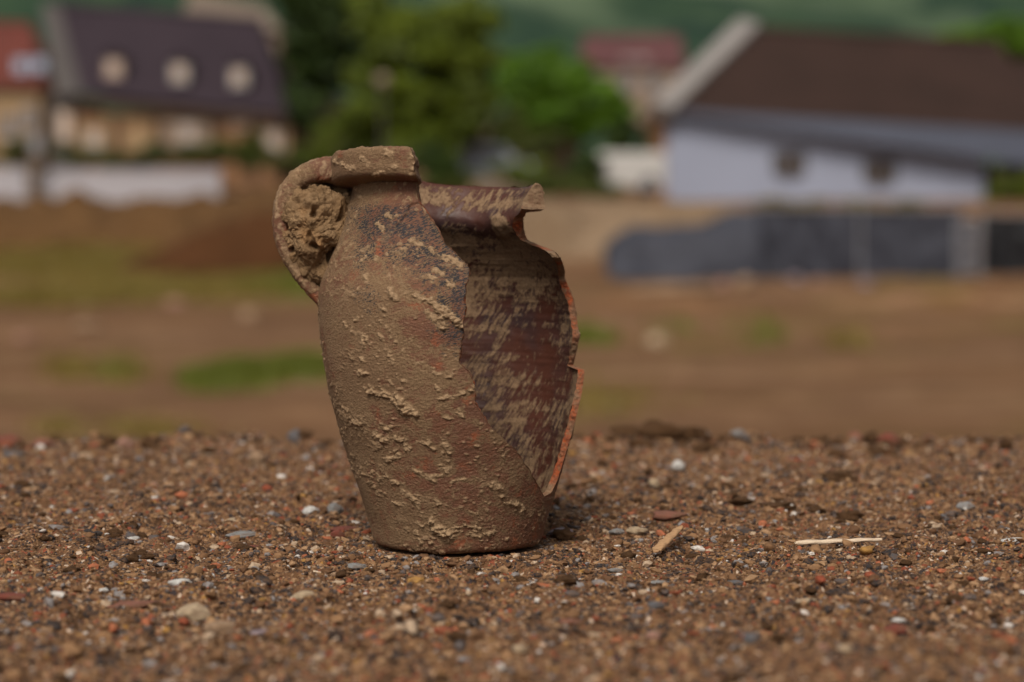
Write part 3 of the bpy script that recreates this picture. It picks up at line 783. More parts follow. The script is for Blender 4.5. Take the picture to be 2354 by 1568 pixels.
def scatter(name, P, R, Sc, tint, coll, label):
    me = bpy.data.meshes.new(name); me.vertices.add(len(P)); me.vertices.foreach_set('co', np.asarray(P, np.float32).ravel())
    a = me.attributes.new('rot', 'FLOAT_VECTOR', 'POINT'); a.data.foreach_set('vector', np.asarray(R, np.float32).ravel())
    a = me.attributes.new('scl', 'FLOAT_VECTOR', 'POINT'); a.data.foreach_set('vector', np.asarray(Sc, np.float32).ravel())
    a = me.attributes.new('tint', 'FLOAT', 'POINT'); a.data.foreach_set('value', np.asarray(tint, np.float32))
    o = link(name, me)
    ng = bpy.data.node_groups.new('scatter_' + name, 'GeometryNodeTree')
    ng.interface.new_socket('Geometry', in_out='INPUT', socket_type='NodeSocketGeometry'); ng.interface.new_socket('Geometry', in_out='OUTPUT', socket_type='NodeSocketGeometry')
    gi = ng.nodes.new('NodeGroupInput'); go = ng.nodes.new('NodeGroupOutput')
    ip = ng.nodes.new('GeometryNodeInstanceOnPoints'); ci = ng.nodes.new('GeometryNodeCollectionInfo')
    ci.inputs['Collection'].default_value = coll; ci.inputs['Separate Children'].default_value = True; ci.inputs['Reset Children'].default_value = True
    ip.inputs['Pick Instance'].default_value = True
    for nm, sock in (('rot', 'Rotation'), ('scl', 'Scale')):
        na = ng.nodes.new('GeometryNodeInputNamedAttribute'); na.data_type = 'FLOAT_VECTOR'; na.inputs['Name'].default_value = nm
        if sock == 'Rotation':
            er = ng.nodes.new('FunctionNodeEulerToRotation'); ng.links.new(na.outputs[0], er.inputs[0]); ng.links.new(er.outputs[0], ip.inputs[sock])
        else: ng.links.new(na.outputs[0], ip.inputs[sock])
    ng.links.new(gi.outputs[0], ip.inputs['Points']); ng.links.new(ci.outputs[0], ip.inputs['Instance']); ng.links.new(ip.outputs[0], go.inputs[0])
    md = o.modifiers.new('scatter', 'NODES'); md.node_group = ng
    tag(o, label, name, kind='stuff')
    return o
def grit():
    n = 300000
    # denser where the ground is near and in focus
    y = -0.48 + 1.13 * RNG.random(n) ** 0.95
    half = (y + D) * 0.235 + 0.05
    x = CAM.x + half * (2 * RNG.random(n) - 1)
    size = np.exp(RNG.normal(math.log(0.00108), 0.60, n)); size = np.clip(size, 0.0005, 0.0075)
    big = RNG.random(n) < 0.010; size = np.where(big, 0.0028 + 0.0042 * RNG.random(n) ** 2.2, size)
    # clusters and bare sandy stretches
    dens = fbm(np.stack([x * 16, y * 12, 0 * x], -1), 3, 150)
    keep = (RNG.random(n) < np.clip(0.72 + 0.6 * dens, 0.2, 1)) & (np.hypot(x, y) > 0.0458)
    keep &= (y < ledge_y(x) + 0.03)
    x, y, size = x[keep], y[keep], size[keep]; n = len(x)
    fl = 0.42 + 0.45 * RNG.random(n)
    z = ground_z(x, y) + size * fl * (0.05 + 0.22 * RNG.random(n))
    el = 0.75 + 0.8 * RNG.random(n)
    Sc = np.stack([size * el, size / el ** 0.5, size * fl], -1)
    R = np.stack([RNG.normal(0, 0.22, n), RNG.normal(0, 0.22, n), 6.283 * RNG.random(n)], -1)
    t = RNG.random(n)
    t = np.where(RNG.random(n) < 0.16, t * 0.5, t)
    cl = fbm(np.stack([x * 30, y * 22, 0 * x], -1), 2, 155); t = np.where((cl > 0.25) & (RNG.random(n) < 0.45), 0.555 + 0.14 * RNG.random(n), t)
    scatter('gravel', np.stack([x, y, z], -1), R, Sc, t, grit_col, 'fine multicoloured grit and gravel strewn over the brown mound')
grit()
# crumbs of soil sitting on the ledge and in front
crumb_col = bpy.data.collections.new('crumb_shapes')
for k in range(5):
    me = pebble_mesh('crumb_shape', 2, 330 + 5 * k, 0.8); me.materials.append(M['darkclod']); crumb_col.objects.link(bpy.data.objects.new('crumb_shape', me))
def crumbs():
    n = 1300
    y = -0.46 + 1.08 * RNG.random(n); x = CAM.x + ((y + D) * 0.235 + 0.05) * (2 * RNG.random(n) - 1)
    keep = (np.hypot(x, y) > 0.052) & (y < ledge_y(x)); x, y = x[keep], y[keep]; n = len(x)
    s = 0.0020 + 0.0050 * RNG.random(n) ** 3
    Sc = np.stack([s * (0.9 + 0.7 * RNG.random(n)), s, s * (0.5 + 0.3 * RNG.random(n))], -1)
    R = np.stack([0 * x, 0 * x, 6.283 * RNG.random(n)], -1)
    scatter('soil_crumbs', np.stack([x, y, ground_z(x, y) + s * 0.12], -1), R, Sc, RNG.random(n), crumb_col, 'loose dark crumbs of soil lying among the gravel')
crumbs()

SC = {'white': (0.62, 0.60, 0.57), 'cream': (0.46, 0.38, 0.27), 'grey': (0.26, 0.255, 0.25), 'slate': (0.115, 0.118, 0.13), 'black': (0.022, 0.021, 0.024),
      'red': (0.190, 0.046, 0.028), 'brick': (0.235, 0.098, 0.066), 'pink': (0.36, 0.21, 0.17), 'ochre': (0.36, 0.21, 0.05), 'tan': (0.33, 0.235, 0.155), 'brown': (0.105, 0.063, 0.036), 'wood': (0.52, 0.40, 0.27), 'lilac': (0.28, 0.22, 0.25)}
SM = {k: stone_mat('stone_' + k, v, 0.25 if k in ('white', 'wood', 'black') else 0.55) for k, v in SC.items()}
_sid = [0]
def stone(px, py, wpx, hpx, col, name, cat, label, depth=None, rz=None, ang=False, amp=0.35, lift=0.25, mat=None, sink=0.0):
    """px,py: where the stone sits in the reference picture; wpx,hpx: its size there"""
    a = (px - 1177) / F; b = (784 - py) / F
    dy = CP + b * SP; dz = -SP + b * CP
    tz = 0.0
    for _ in range(12):
        k = (tz - CAM.z) / dz; x = CAM.x + a * k; y = CAM.y + k * dy
        y = min(y, float(ledge_y(np.array([x]))[0]) - 0.012)
        tz = float(ground_z(np.array([x]), np.array([y]))[0])
    dist = y + D; mpp = dist / F
    wx = wpx * mpp; wz = hpx * mpp * 0.95; wy = depth * mpp if depth else wx * 0.75
    _sid[0] += 1
    me = pebble_mesh(name, 3, 400 + 3 * _sid[0], amp, 1.0, ang)
    v = np.empty(len(me.vertices) * 3, np.float32); me.vertices.foreach_get('co', v); v = v.reshape(-1, 3)
    ext = v.max(0) - v.min(0); v = (v - (v.max(0) + v.min(0)) / 2) / ext * np.array([1.0, 1.0, 1.0])
    me.vertices.foreach_set('co', v.astype(np.float32).ravel()); me.update()
    o = link(name, me, mat or SM[col]); o.scale = (wx, wy, wz)
    o.location = (x, y, tz + wz * (0.5 - 0.10 - sink)); o.rotation_euler = (0, 0, (_sid[0] * 0.37) % 0.5 - 0.25 if rz is None else rz)
    tag(o, label, cat)
    return o
P_, S_, C_ = 'pebble', 'stone', 'clod'
def ledge_lumps():
    n = 420; x = CAM.x + 0.52 * (2 * RNG.random(n) - 1); y = ledge_y(x) - 0.005 - 0.09 * RNG.random(n) ** 1.6
    s = 0.0035 + 0.0075 * RNG.random(n) ** 2.2
    Sc = np.stack([s * (0.9 + 0.9 * RNG.random(n)), s, s * (0.6 + 0.4 * RNG.random(n))], -1); R = np.stack([0 * x, 0 * x, 6.283 * RNG.random(n)], -1)
    half = n // 2
    scatter('ledge_clods', np.stack([x, y, ground_z(x, y) + s * 0.2], -1)[:half], R[:half], Sc[:half], RNG.random(half), crumb_col, 'small dark clods along the far rim of the mound')
    scatter('ledge_stones', np.stack([x, y, ground_z(x, y) + s * 0.15], -1)[half:], R[half:], Sc[half:] * 0.8, RNG.random(n - half), grit_col, 'small mixed stones along the far rim of the mound')
ledge_lumps()
STONES = [
 (715, 1190, 44, 32, 'white', P_, 'pebble', 'white rounded pebble with a dark underside, left of the foot of the jug'),
 (768, 1186, 46, 34, 'grey', P_, 'pebble', 'pale grey pebble between the white pebble and the jug'),
 (800, 1222, 86, 16, 'red', 'brick_chip', 'brick chip', 'flat dark red sliver with a grey top touching the left foot of the jug'),
 (776, 1236, 36, 22, 'red', 'brick_chip', 'brick chip', 'small pointed dark red chip below the flat sliver beside the jug'),
 (592, 1082, 44, 40, 'tan', P_, 'pebble', 'upright beige rounded pebble out of focus halfway back on the left'),
 (287, 1034, 46, 36, 'pink', S_, 'stone', 'pale pinkish stone on the left skyline of the mound'),
 (46, 1018, 84, 40, 'red', 'brick_chip', 'brick fragment', 'large blurred red brick fragment at the far left edge of the mound'),
 (100, 1030, 56, 28, 'brick', 'brick_chip', 'brick fragment', 'brown red brick fragment right of the large one on the far left edge'),
 (26, 1052, 60, 18, 'slate', S_, 'stone', 'bluish grey flat stone under the red brick fragment at the far left'),
 (50, 1122, 44, 22, 'brown', C_, 'clod', 'dark brown clod near the left picture edge halfway back'),
 (354, 1120, 26, 22, 'pink', P_, 'pebble', 'small pinkish beige pebble left of the jug, halfway back'),
 (248, 1110, 20, 18, 'white', P_, 'pebble', 'tiny pinkish white pebble left of the small beige one'),
 (478, 1046, 34, 24, 'brown', C_, 'clod', 'brown clod on the skyline left of the dark pebble by the jug'),
 (698, 1003, 44, 40, 'slate', P_, 'pebble', 'dark blurred pebble on the skyline just left of the jug'),
 (542, 1204, 62, 16, 'cream', S_, 'stone', 'flat cream stone left of the white rounded pebble'),
 (554, 1237, 76, 16, 'grey', S_, 'stone', 'large flat pale grey stone half buried left of the jug'),
 (306, 1240, 30, 12, 'white', P_, 'pebble', 'bright white chip at left in the sharp band of gravel'),
 (246, 1217, 14, 9, 'white', P_, 'pebble', 'tiny bright white pebble behind the black ones'),
 (79, 1231, 46, 12, 'grey', S_, 'stone', 'off white flat stone near the left edge in the sharp band'),
 (202, 1224, 24, 12, 'black', P_, 'pebble', 'black pebble, left one of two in the sharp band at left'),
 (223, 1235, 28, 13, 'black', P_, 'pebble', 'black pebble, right one of two in the sharp band at left'),
 (267, 1234, 36, 18, 'brown', C_, 'clod', 'brown soil clod right of the black pebbles'),
 (340, 1286, 40, 18, 'brown', C_, 'clod', 'brown crumbly clod in sharp focus left of the red chip'),
 (581, 1276, 44, 20, 'red', 'brick_chip', 'brick chip', 'sharp dark red brick chip in front left of the jug'),
 (814, 1303, 66, 20, 'grey', P_, 'pebble', 'smooth grey flat pebble just in front of the jug on the left'),
 (905, 1290, 18, 10, 'black', P_, 'pebble', 'small black pebble under the front of the jug'),
 (768, 1316, 22, 14, 'tan', P_, 'pebble', 'tan pebble touching the smooth grey one in front of the jug'),
 (416, 1342, 62, 24, 'white', S_, 'stone', 'jagged white quartz stone in the left foreground'),
 (237, 1359, 26, 13, 'white', P_, 'pebble', 'small white chip left of the jagged quartz stone'),
 (26, 1383, 74, 24, 'red', 'brick_chip', 'brick fragment', 'red brick lump at the left picture edge in the foreground'),
 (304, 1394, 130, 13, 'brick', 'brick_chip', 'brick fragment', 'long flat pinkish red brick fragment in the left foreground'),
 (700, 1384, 58, 28, 'cream', S_, 'stone', 'cream stone with dark underside in front of the jug at left'),
 (446, 1416, 84, 50, 'cream', S_, 'stone', 'biggest pale blurred stone in the left foreground'),
 (508, 1458, 82, 38, 'tan', S_, 'stone', 'yellowish stone right below the biggest pale stone'),
 (590, 1462, 60, 16, 'lilac', S_, 'stone', 'lilac grey flat stone right of the yellowish foreground stone'),
 (604, 1360, 20, 15, 'ochre', P_, 'pebble', 'small ochre pebble in front of the jug at left'),
 (734, 1170, 100, 14, 'brick', 'brick_chip', 'brick fragment', 'long flat red brick fragment behind the white rounded pebble'),
 (1559, 1092, 32, 28, 'white', P_, 'pebble', 'upper white pebble right of the jug, halfway back'),
 (1504, 1118, 36, 24, 'cream', P_, 'pebble', 'cream pebble left below the white one right of the jug'),
 (1921, 1116, 98, 30, 'brown', C_, 'clod', 'wide dark brown clod halfway back at right'),
 (1958, 1200, 76, 34, 'brown', C_, 'clod', 'dark brown clod behind the long pale splinter'),
 (1700, 1156, 70, 18, 'brown', C_, 'clod', 'low dark clod, left of the pair in the middle distance at right'),
 (1790, 1160, 90, 18, 'brown', C_, 'clod', 'low dark clod, right of the pair in the middle distance at right'),
 (1620, 1212, 36, 13, 'white', P_, 'pebble', 'flat bright white pebble between the jug and the long splinter'),
 (1464, 1228, 52, 20, 'cream', P_, 'pebble', 'yellowish cream pebble left of the flat bright white one'),
 (1418, 1230, 40, 16, 'grey', P_, 'pebble', 'pale grey pebble touching the yellowish cream one'),
 (1541, 1188, 84, 22, 'brick', S_, 'stone', 'dull red stone between the jug and the dark clods'),
 (1296, 1240, 60, 30, 'brown', C_, 'clod', 'brown clod just right of the foot of the jug'),
 (1290, 1212, 60, 26, 'lilac', S_, 'stone', 'pale lilac stone behind the right foot of the jug'),
 (1955, 1014, 42, 40, 'brick', 'brick_chip', 'brick chip', 'small red brown chip on the right skyline of the mound'),
 (2036, 1028, 64, 44, 'red', 'brick_chip', 'brick fragment', 'larger blurred red brick fragment on the right skyline'),
 (1436, 1004, 90, 52, 'brown', C_, 'clod', 'dark clod at the left end of the heap on the skyline'),
 (1505, 1000, 120, 66, 'brown', C_, 'clod', 'largest dark clod in the middle of the heap on the skyline'),
 (1578, 1004, 90, 52, 'brown', C_, 'clod', 'dark clod at the right end of the heap on the skyline'),
 (1440, 972, 36, 26, 'tan', P_, 'pebble', 'beige pebble lying on the left of the clod heap'),
 (1585, 972, 40, 28, 'grey', P_, 'pebble', 'grey pebble lying on the right of the clod heap'),
 (1692, 997, 40, 26, 'grey', P_, 'pebble', 'grey pebble on the skyline right of the clod heap'),
 (2330, 1264, 62, 18, 'white', S_, 'stone', 'white flat stone at the right picture edge'),
 (2220, 1172, 48, 24, 'grey', S_, 'stone', 'grey white stone at right behind the white flat one'),
 (2168, 1200, 30, 22, 'slate', P_, 'pebble', 'dark slate pebble left below the grey white stone'),
 (1414, 1314, 40, 11, 'grey', S_, 'stone', 'pale flat chip in sharp focus right of the jug'),
 (1513, 1340, 38, 10, 'grey', S_, 'stone', 'light grey flat chip below the pale wood chip'),
 (1690, 1344, 40, 13, 'slate', S_, 'stone', 'blue grey slate chip in sharp focus right of centre'),
 (1998, 1332, 18, 13, 'black', P_, 'pebble', 'small black pebble below the right end of the long splinter'),
 (2261, 1334, 24, 10, 'white', P_, 'pebble', 'white pebble right of the small black one'),
 (2297, 1347, 18, 10, 'ochre', P_, 'pebble', 'yellow pebble near the right picture edge'),
 (2055, 1375, 36, 18, 'brown', C_, 'clod', 'brown crumb below the small black pebble'),
 (1858, 1383, 62, 12, 'cream', S_, 'stone', 'long flat cream stone in the right foreground'),
 (2064, 1414, 38, 14, 'white', P_, 'pebble', 'right one of two white chips in the right foreground'),
 (2021, 1402, 30, 13, 'white', P_, 'pebble', 'left one of two white chips in the right foreground'),
 (1509, 1424, 42, 22, 'slate', S_, 'stone', 'dark stone with a pale top in the foreground right of the jug'),
 (1314, 1434, 56, 14, 'brick', 'brick_chip', 'brick chip', 'pinkish red flat chip in the foreground below the jug'),
 (1964, 1458, 38, 24, 'cream', S_, 'stone', 'pale stone left of the dark red one in the foreground'),
 (2057, 1458, 56, 26, 'red', 'brick_chip', 'brick fragment', 'dark red fragment in the right foreground'),
 (1500, 1472, 38, 24, 'pink', S_, 'stone', 'orange beige stone in the blurred foreground right of centre'),
 (1890, 1499, 32, 24, 'pink', P_, 'pebble', 'pinkish cream pebble, left one of two near the bottom right'),
 (1942, 1503, 40, 26, 'cream', P_, 'pebble', 'cream pebble, right one of two near the bottom right'),
 (1729, 1508, 46, 30, 'slate', P_, 'pebble', 'blue grey blurred pebble near the bottom, right of centre'),
 (1194, 1500, 44, 26, 'cream', P_, 'pebble', 'cream blurred pebble near the bottom below the jug'),
]
for px, py, w_, h_, c_, nm, cat, lab in STONES:
    isclod = nm == C_
    stone(px, py, w_, h_, c_, nm, cat, lab, ang=nm in ('brick_chip', S_), amp=0.6 if isclod else 0.32, mat=M['darkclod'] if isclod else None)
# slivers of wood
def splinter(px0, py0, px1, py1, wide, label, mat, thick=0.45, lift=0.0016, tilt=0.0, name='wood_splinter'):
    def gp(px, py):
        a = (px - 1177) / F; b = (784 - py) / F; dy = CP + b * SP; dz = -SP + b * CP; k = -CAM.z / dz
        return np.array([CAM.x + a * k, CAM.y + k * dy])
    p0, p1 = gp(px0, py0), gp(px1, py1); d = p1 - p0; Ln = np.linalg.norm(d); d /= Ln; nrm = np.array([-d[1], d[0]])
    n, k = 60, 10; t = np.linspace(0, 1, n); w2 = wide * U
    prof_w = np.interp(t, [0, 0.03, 0.3, 0.7, 0.96, 1], [0.55, 0.9, 1.0, 0.85, 0.6, 0.35]) + 0.10 * pn(np.stack([t * 14, 0 * t, 0 * t], -1), 160 + int(px0) % 9)
    ph = np.linspace(0, 2 * math.pi, k, endpoint=False)
    zc = ground_z(p0[0] + d[0] * Ln * t, p0[1] + d[1] * Ln * t)
    zc = np.interp(t, [0, 1], [max(zc[:20]), max(zc[-20:]) + tilt]) + lift
    V = []
    for i in range(n):
        c = p0 + d * Ln * t[i]
        for a in ph:
            u = math.copysign(abs(math.cos(a)) ** 0.6, math.cos(a)) * w2 * prof_w[i] / 2; v = math.copysign(abs(math.sin(a)) ** 0.6, math.sin(a)) * w2 * prof_w[i] * thick / 2
            V.append((c[0] + nrm[0] * u, c[1] + nrm[1] * u, zc[i] + v + 0.0003 * math.sin(t[i] * 23 + a * 2)))
    V = np.array(V); o0 = V.mean(0)
    F4 = grid_faces(n, k, True)
    me = mesh_np(name, V - o0, F4)
    bm = bmesh.new(); bm.from_mesh(me); bm.verts.ensure_lookup_table()
    bm.faces.new([bm.verts[i] for i in range(k)]); bm.faces.new([bm.verts[(n - 1) * k + i] for i in range(k - 1, -1, -1)]); bm.to_mesh(me); bm.free()
    o = link(name, me, mat); o.location = o0
    tag(o, label, 'wood splinter'); return o
def wood_mat(name, c1, c2):
    m, t, b = newmat(name)
    v = objr(t, (0, 0, 0), (60, 1500, 1500))
    f = noise(t, v, 1.0, 5, 0.6)
    L(t, mix(t, ramp(t, f, [(0.35, g3(0)), (0.7, g3(1))]), c1, c2), b.inputs['Base Color']); b.inputs['Roughness'].default_value = 0.8
    bump(t, b, f, 0.5, 0.0004)
    return m
WOOD = wood_mat('bleached_wood', (0.56, 0.49, 0.40), (0.42, 0.35, 0.27)); WOOD2 = wood_mat('torn_wood', (0.44, 0.29, 0.16), (0.25, 0.15, 0.08))
splinter(1806, 1262, 2028, 1270, 20, 'long pale flat wood splinter lying on the gravel at right', WOOD, 0.5, 0.0024)
splinter(1508, 1290, 1566, 1258, 24, 'short torn wood chip sticking up right of the jug', WOOD2, 0.5, 0.0022, 0.005, 'wood_chip')
splinter(672, 1312, 738, 1324, 7, 'thin white splinter in front of the jug at left', WOOD, 0.6, 0.0010)

# ------------------------------------------------------------------ fences, tarpaulins, walls
M['tarp'] = plain('dark_grey_tarpaulin', (0.044, 0.046, 0.060), (0.026, 0.027, 0.037), 0.7, 0.7, 0.2)
M['black'] = plain('black_sheet', (0.010, 0.010, 0.012), (0.006, 0.006, 0.008), 0.9, 0.5)
M['steel'] = plain('galvanised_steel', (0.26, 0.25, 0.27), (0.2, 0.19, 0.2), 4, 0.5)
M['white_wall'] = plain('white_render', (0.265, 0.285, 0.365), (0.245, 0.262, 0.335), 0.5, 0.85)
M['conc'] = plain('pale_concrete', (0.37, 0.345, 0.365), (0.31, 0.288, 0.305), 0.5, 0.85)
M['roof_b'] = plain('brown_tile', (0.036, 0.023, 0.021), (0.027, 0.018, 0.0165), 0.45, 0.95, 0.12)
M['roof_p'] = plain('dark_plum_tile', (0.036, 0.026, 0.033), (0.029, 0.021, 0.027), 0.45, 0.95, 0.12)
M['roof_r'] = plain('red_tile', (0.125, 0.040, 0.034), (0.09, 0.032, 0.028), 0.6, 0.9, 0.15)
M['bluemetal'] = plain('blue_grey_sheet_roof', (0.060, 0.066, 0.092), (0.048, 0.053, 0.074), 0.35, 0.7, 0.2)
M['verge'] = plain('grey_beige_render', (0.235, 0.215, 0.205), (0.195, 0.178, 0.17), 0.6, 0.85)
M['greywood'] = plain('weathered_grey_boards', (0.080, 0.070, 0.066), (0.058, 0.050, 0.048), 0.9, 0.85)
M['brownwall'] = plain('brown_plank_wall', (0.20, 0.115, 0.062), (0.145, 0.08, 0.042), 0.7, 0.85)
M['timber'] = plain('dark_timber', (0.055, 0.035, 0.025), (0.04, 0.026, 0.018), 1.5, 0.8)
M['cream_wall'] = plain('cream_plaster', (0.27, 0.20, 0.12), (0.22, 0.16, 0.095), 0.6, 0.85)
M['greywall'] = plain('grey_plaster', (0.22, 0.18, 0.15), (0.17, 0.14, 0.115), 0.6, 0.85)
M['stonewall'] = plain('rubble_stone_wall', (0.20, 0.165, 0.125), (0.13, 0.105, 0.08), 1.2, 0.9)
M['winframe'] = plain('pale_window_frame', (0.33, 0.30, 0.29), (0.29, 0.265, 0.255), 2, 0.6)
M['pinkframe'] = plain('pinkish_window_frame', (0.33, 0.27, 0.255), (0.29, 0.235, 0.222), 2, 0.6)
M['glass'] = plain('window_glass', (0.10, 0.10, 0.115), (0.06, 0.06, 0.07), 1.2, 0.12, 0.6)
M['curtain'] = plain('pale_curtain', (0.50, 0.43, 0.38), (0.42, 0.36, 0.32), 1.5, 0.8)  # plain pale cloth colour, shared by panes, door and one panel
M['cut'] = plain('freshly_cut_brown_earth', (0.068, 0.031, 0.013), (0.046, 0.022, 0.010), 0.5, 0.95, 0.1)
M['bank'] = plain('ochre_brown_soil', (0.112, 0.066, 0.030), (0.070, 0.041, 0.020), 0.35, 0.95, 0.1)
M['sand'] = plain('pale_sandy_gravel', (0.200, 0.155, 0.112), (0.125, 0.090, 0.058), 0.35, 0.95, 0.1)
M['bluecar'] = plain('blue_grey_car_paint', (0.24, 0.27, 0.30), (0.21, 0.235, 0.26), 1, 0.3, 0.6)
M['whitepaint'] = plain('white_van_paint', (0.44, 0.42, 0.40), (0.38, 0.36, 0.34), 1, 0.4, 0.5)
M['rubber'] = plain('tyre_rubber', (0.02, 0.02, 0.021), (0.015, 0.015, 0.016), 3, 0.8)

def cloth_panel(p0, p1, z0, z1, name, mat, parent, sag=0.02, folds=7, seed=0, thick=0.02):
    """a tarpaulin stretched upright between two posts"""
    nx, nz = 60, 24; p0 = np.array(p0); p1 = np.array(p1); d = p1 - p0; n = np.array([-d[1], d[0]]); n = n / np.linalg.norm(n)
    u = np.linspace(0, 1, nx)[None, :]; v = np.linspace(0, 1, nz)[:, None]
    q = np.stack([u * folds + 0 * v, v * 2.2 + 0 * u, 0 * u + 0 * v], -1).reshape(-1, 3)
    off = 0.10 * pn(q, seed) + 0.05 * pn(q * 2.1, seed + 1)
    off = off.reshape(nz, nx)
    X = p0[0] + d[0] * u + n[0] * off; Y = p0[1] + d[1] * u + n[1] * off
    top = z1 - sag * 4 * u * (1 - u)
    Z = z0 + (top - z0) * v
    A = np.stack([X, Y, Z], -1).reshape(-1, 3); B = A + np.array([n[0], n[1], 0]) * thick
    f = grid_faces(nz, nx); fb = f[:, ::-1] + len(A)
    me = mesh_np(name, np.vstack([A, B]), np.vstack([f, fb]))
    return link(name, me, mat, parent, smooth=True)
def fence_bay(pxa, da, pxb, db, ytop, ybot, mat, label, name='tarp_fence', posts=(True, True), seed=0, cat='fence'):
    a = at(pxa, ytop, da); b = at(pxb, ytop, db); ga = at(pxa, ybot, da); gb = at(pxb, ybot, db)
    r = empty(name, (a.x, a.y, min(ga.z, gb.z)))
    tag(r, label, cat)
    def loc(v): return (v.x - r.location.x, v.y - r.location.y)
    cloth_panel(loc(a), loc(b), 0.02, a.z - r.location.z - 0.03, 'tarpaulin', mat, r, seed=seed)
    for k, on in zip((a, b), posts):
        if not on: continue
        x, y = loc(k)
        m = MB(); m.tube((x, y - 0.05, -0.2), (x, y - 0.05, k.z - r.location.z + 0.03), 0.024)
        m.build('post', M['steel'], r)
        f = MB(); f.box((x - 0.18, y - 0.32, -0.06), (x + 0.18, y + 0.20, 0.05)); f.build('foot', M['conc'], r, 0.01)
    (xa, ya), (xb, yb) = loc(a), loc(b); zt = a.z - r.location.z
    m = MB(); m.tube((xa, ya - 0.06, zt), (xb, yb - 0.06, zt), 0.022); m.build('rail', M['steel'], r)
    return r
fence_bay(1742, 60, 1978, 59.5, 476, 652, M['tarp'], 'left dark grey tarpaulin fence bay in front of the white barn', posts=(True, True), seed=170)
fence_bay(1980, 59.5, 2212, 59, 478, 655, M['tarp'], 'right dark grey tarpaulin fence bay in front of the white barn', posts=(False, True), seed=174)
fence_bay(2256, 59.5, 2420, 59, 490, 640, M['black'], 'black sheeted fence bay at the right picture edge', posts=(True, False), seed=178)
gate = MB()
a = at(2226, 500, 59); g = at(2226, 640, 59)
r = empty('metal_gate', (a.x, a.y, g.z)); tag(r, 'narrow pale metal gate leaf between the grey and the black fence sheets', 'gate')
hh = a.z - g.z
for x in (-0.26, 0.26): MB().tube((x, 0, 0.05), (x, 0, hh), 0.03).build('gate_post', M['steel'], r)
for k in range(4):
    MB().tube((-0.26, 0, 0.15 + k * (hh - 0.2) / 3), (0.26, 0, 0.15 + k * (hh - 0.2) / 3), 0.02).build('gate_rail', M['steel'], r)
MB().box((-0.24, 0.03, 0.1), (0.24, 0.04, hh - 0.05)).build('gate_sheet', plain('pale_grey_sheet', (0.060, 0.058, 0.070), (0.045, 0.043, 0.052), 1, 0.6), r)

# tarpaulin thrown over a spoil heap left of the fence
def heap(name, pxs, d, depth, tops, bots, mat, label, cat, kind=None, seed=0, rough=0.12, smooth=True):
    """a long low heap: silhouette given at a few reference pixels, with a rounded back"""
    nx, nv = 120, 36; px = np.linspace(pxs[0], pxs[-1], nx)
    yt = np.interp(px, pxs, tops); yb = np.interp(px, pxs, bots)
    V = []
    for i in range(nx):
        t = at(px[i], yt[i], d); b = at(px[i], yb[i], d - depth * 0.45); h = max(t.z - b.z, 0.02)
        for j in range(nv):
            u = j / (nv - 1) * 2 - 1
            zz = b.z - 0.15 + (h + 0.15) * (1 - abs(u) ** 2.6)
            V.append((t.x, t.y + depth * (0.5 * u + 0.0), zz))
    V = np.array(V); q = V * np.array([0.9, 0.9, 1.2])
    w_ = np.clip((V[:, 2] - V[:, 2].min()) / 0.5, 0, 1)
    V[:, 2] += rough * fbm(q, 4, seed) * w_; V[:, 1] += rough * 1.2 * fbm(q, 3, seed + 5)
    o0 = np.array([V[:, 0].mean(), V[:, 1].mean(), V[:, 2].min()])
    me = mesh_np(name, V - o0, grid_faces(nx, nv)); o = link(name, me, mat, smooth=smooth); o.location = o0
    tag(o, label, cat, kind=kind); return o
heap('covered_heap', [1392, 1420, 1500, 1580, 1660, 1700, 1738], 60.5, 3.0, [566, 540, 522, 514, 494, 482, 476], [622, 628, 632, 634, 640, 646, 652], M['tarp'], 'low heap covered with a creased dark grey tarpaulin, left of the fence', 'covered heap', seed=180, rough=0.16)
heap('sand_bank', [1000, 1100, 1250, 1400, 1560, 1700, 1900, 2260, 2420], 67, 6, [470, 462, 462, 470, 464, 480, 502, 506, 508], [600] * 9, M['sand'], 'pale sandy bank of gravel behind the tarpaulins', None, 'structure', 185, 0.25)
heap('soil_bank', [-120, 100, 240, 400, 520, 640, 760, 900, 1040], 72, 9, [470, 458, 466, 462, 458, 446, 440, 446, 462], [600] * 9, M['bank'], 'ochre brown soil bank below the white wall at left', None, 'structure', 190, 0.35)
heap('cut_earth_face', [300, 360, 420, 480, 560, 660, 800, 1010, 1060], 64, 4, [596, 580, 548, 520, 500, 486, 484, 500, 590], [612] * 9, M['cut'], 'freshly cut dark red brown earth face behind the jug', None, 'structure', 195, 0.15)
heap('earth_ridge', [1280, 1400, 1600, 1760, 1900, 2100, 2420], 45, 3, [700, 682, 678, 700, 690, 664, 636], [716] * 7, M['field'], 'low ridge of brown earth in front of the grey fence', None, 'structure', 199, 0.12)

# white wall blocks on the soil bank
def wall_block(pxa, pxb, ytop, ybot, d, label, mat, thick=0.35, name='concrete_wall'):
    a = at(pxa, ytop, d); b = at(pxb, ytop, d); g = at(pxa, ybot, d)
    r = empty(name, ((a.x + b.x) / 2, a.y, g.z)); w_ = (b.x - a.x) / 2; h = a.z - g.z
    MB().box((-w_, 0, -0.6), (w_, thick, h - 0.08)).build('wall_face', mat, r, 0.02)
    MB().box((-w_ - 0.03, -0.04, h - 0.08), (w_ + 0.03, thick + 0.04, h)).build('coping', mat, r, 0.015)
    tag(r, label, 'wall'); return r
wall_block(92, 505, 390, 452, 74, 'long white low wall on top of the soil bank, ending left of the jug', M['conc'])
wall_block(-160, 60, 384, 446, 73, 'short white low wall at the left picture edge', M['conc'])
r = empty('utility_post', at(84, 452, 73.4)); tag(r, 'dark grey post standing in the gap between the two white walls', 'post')
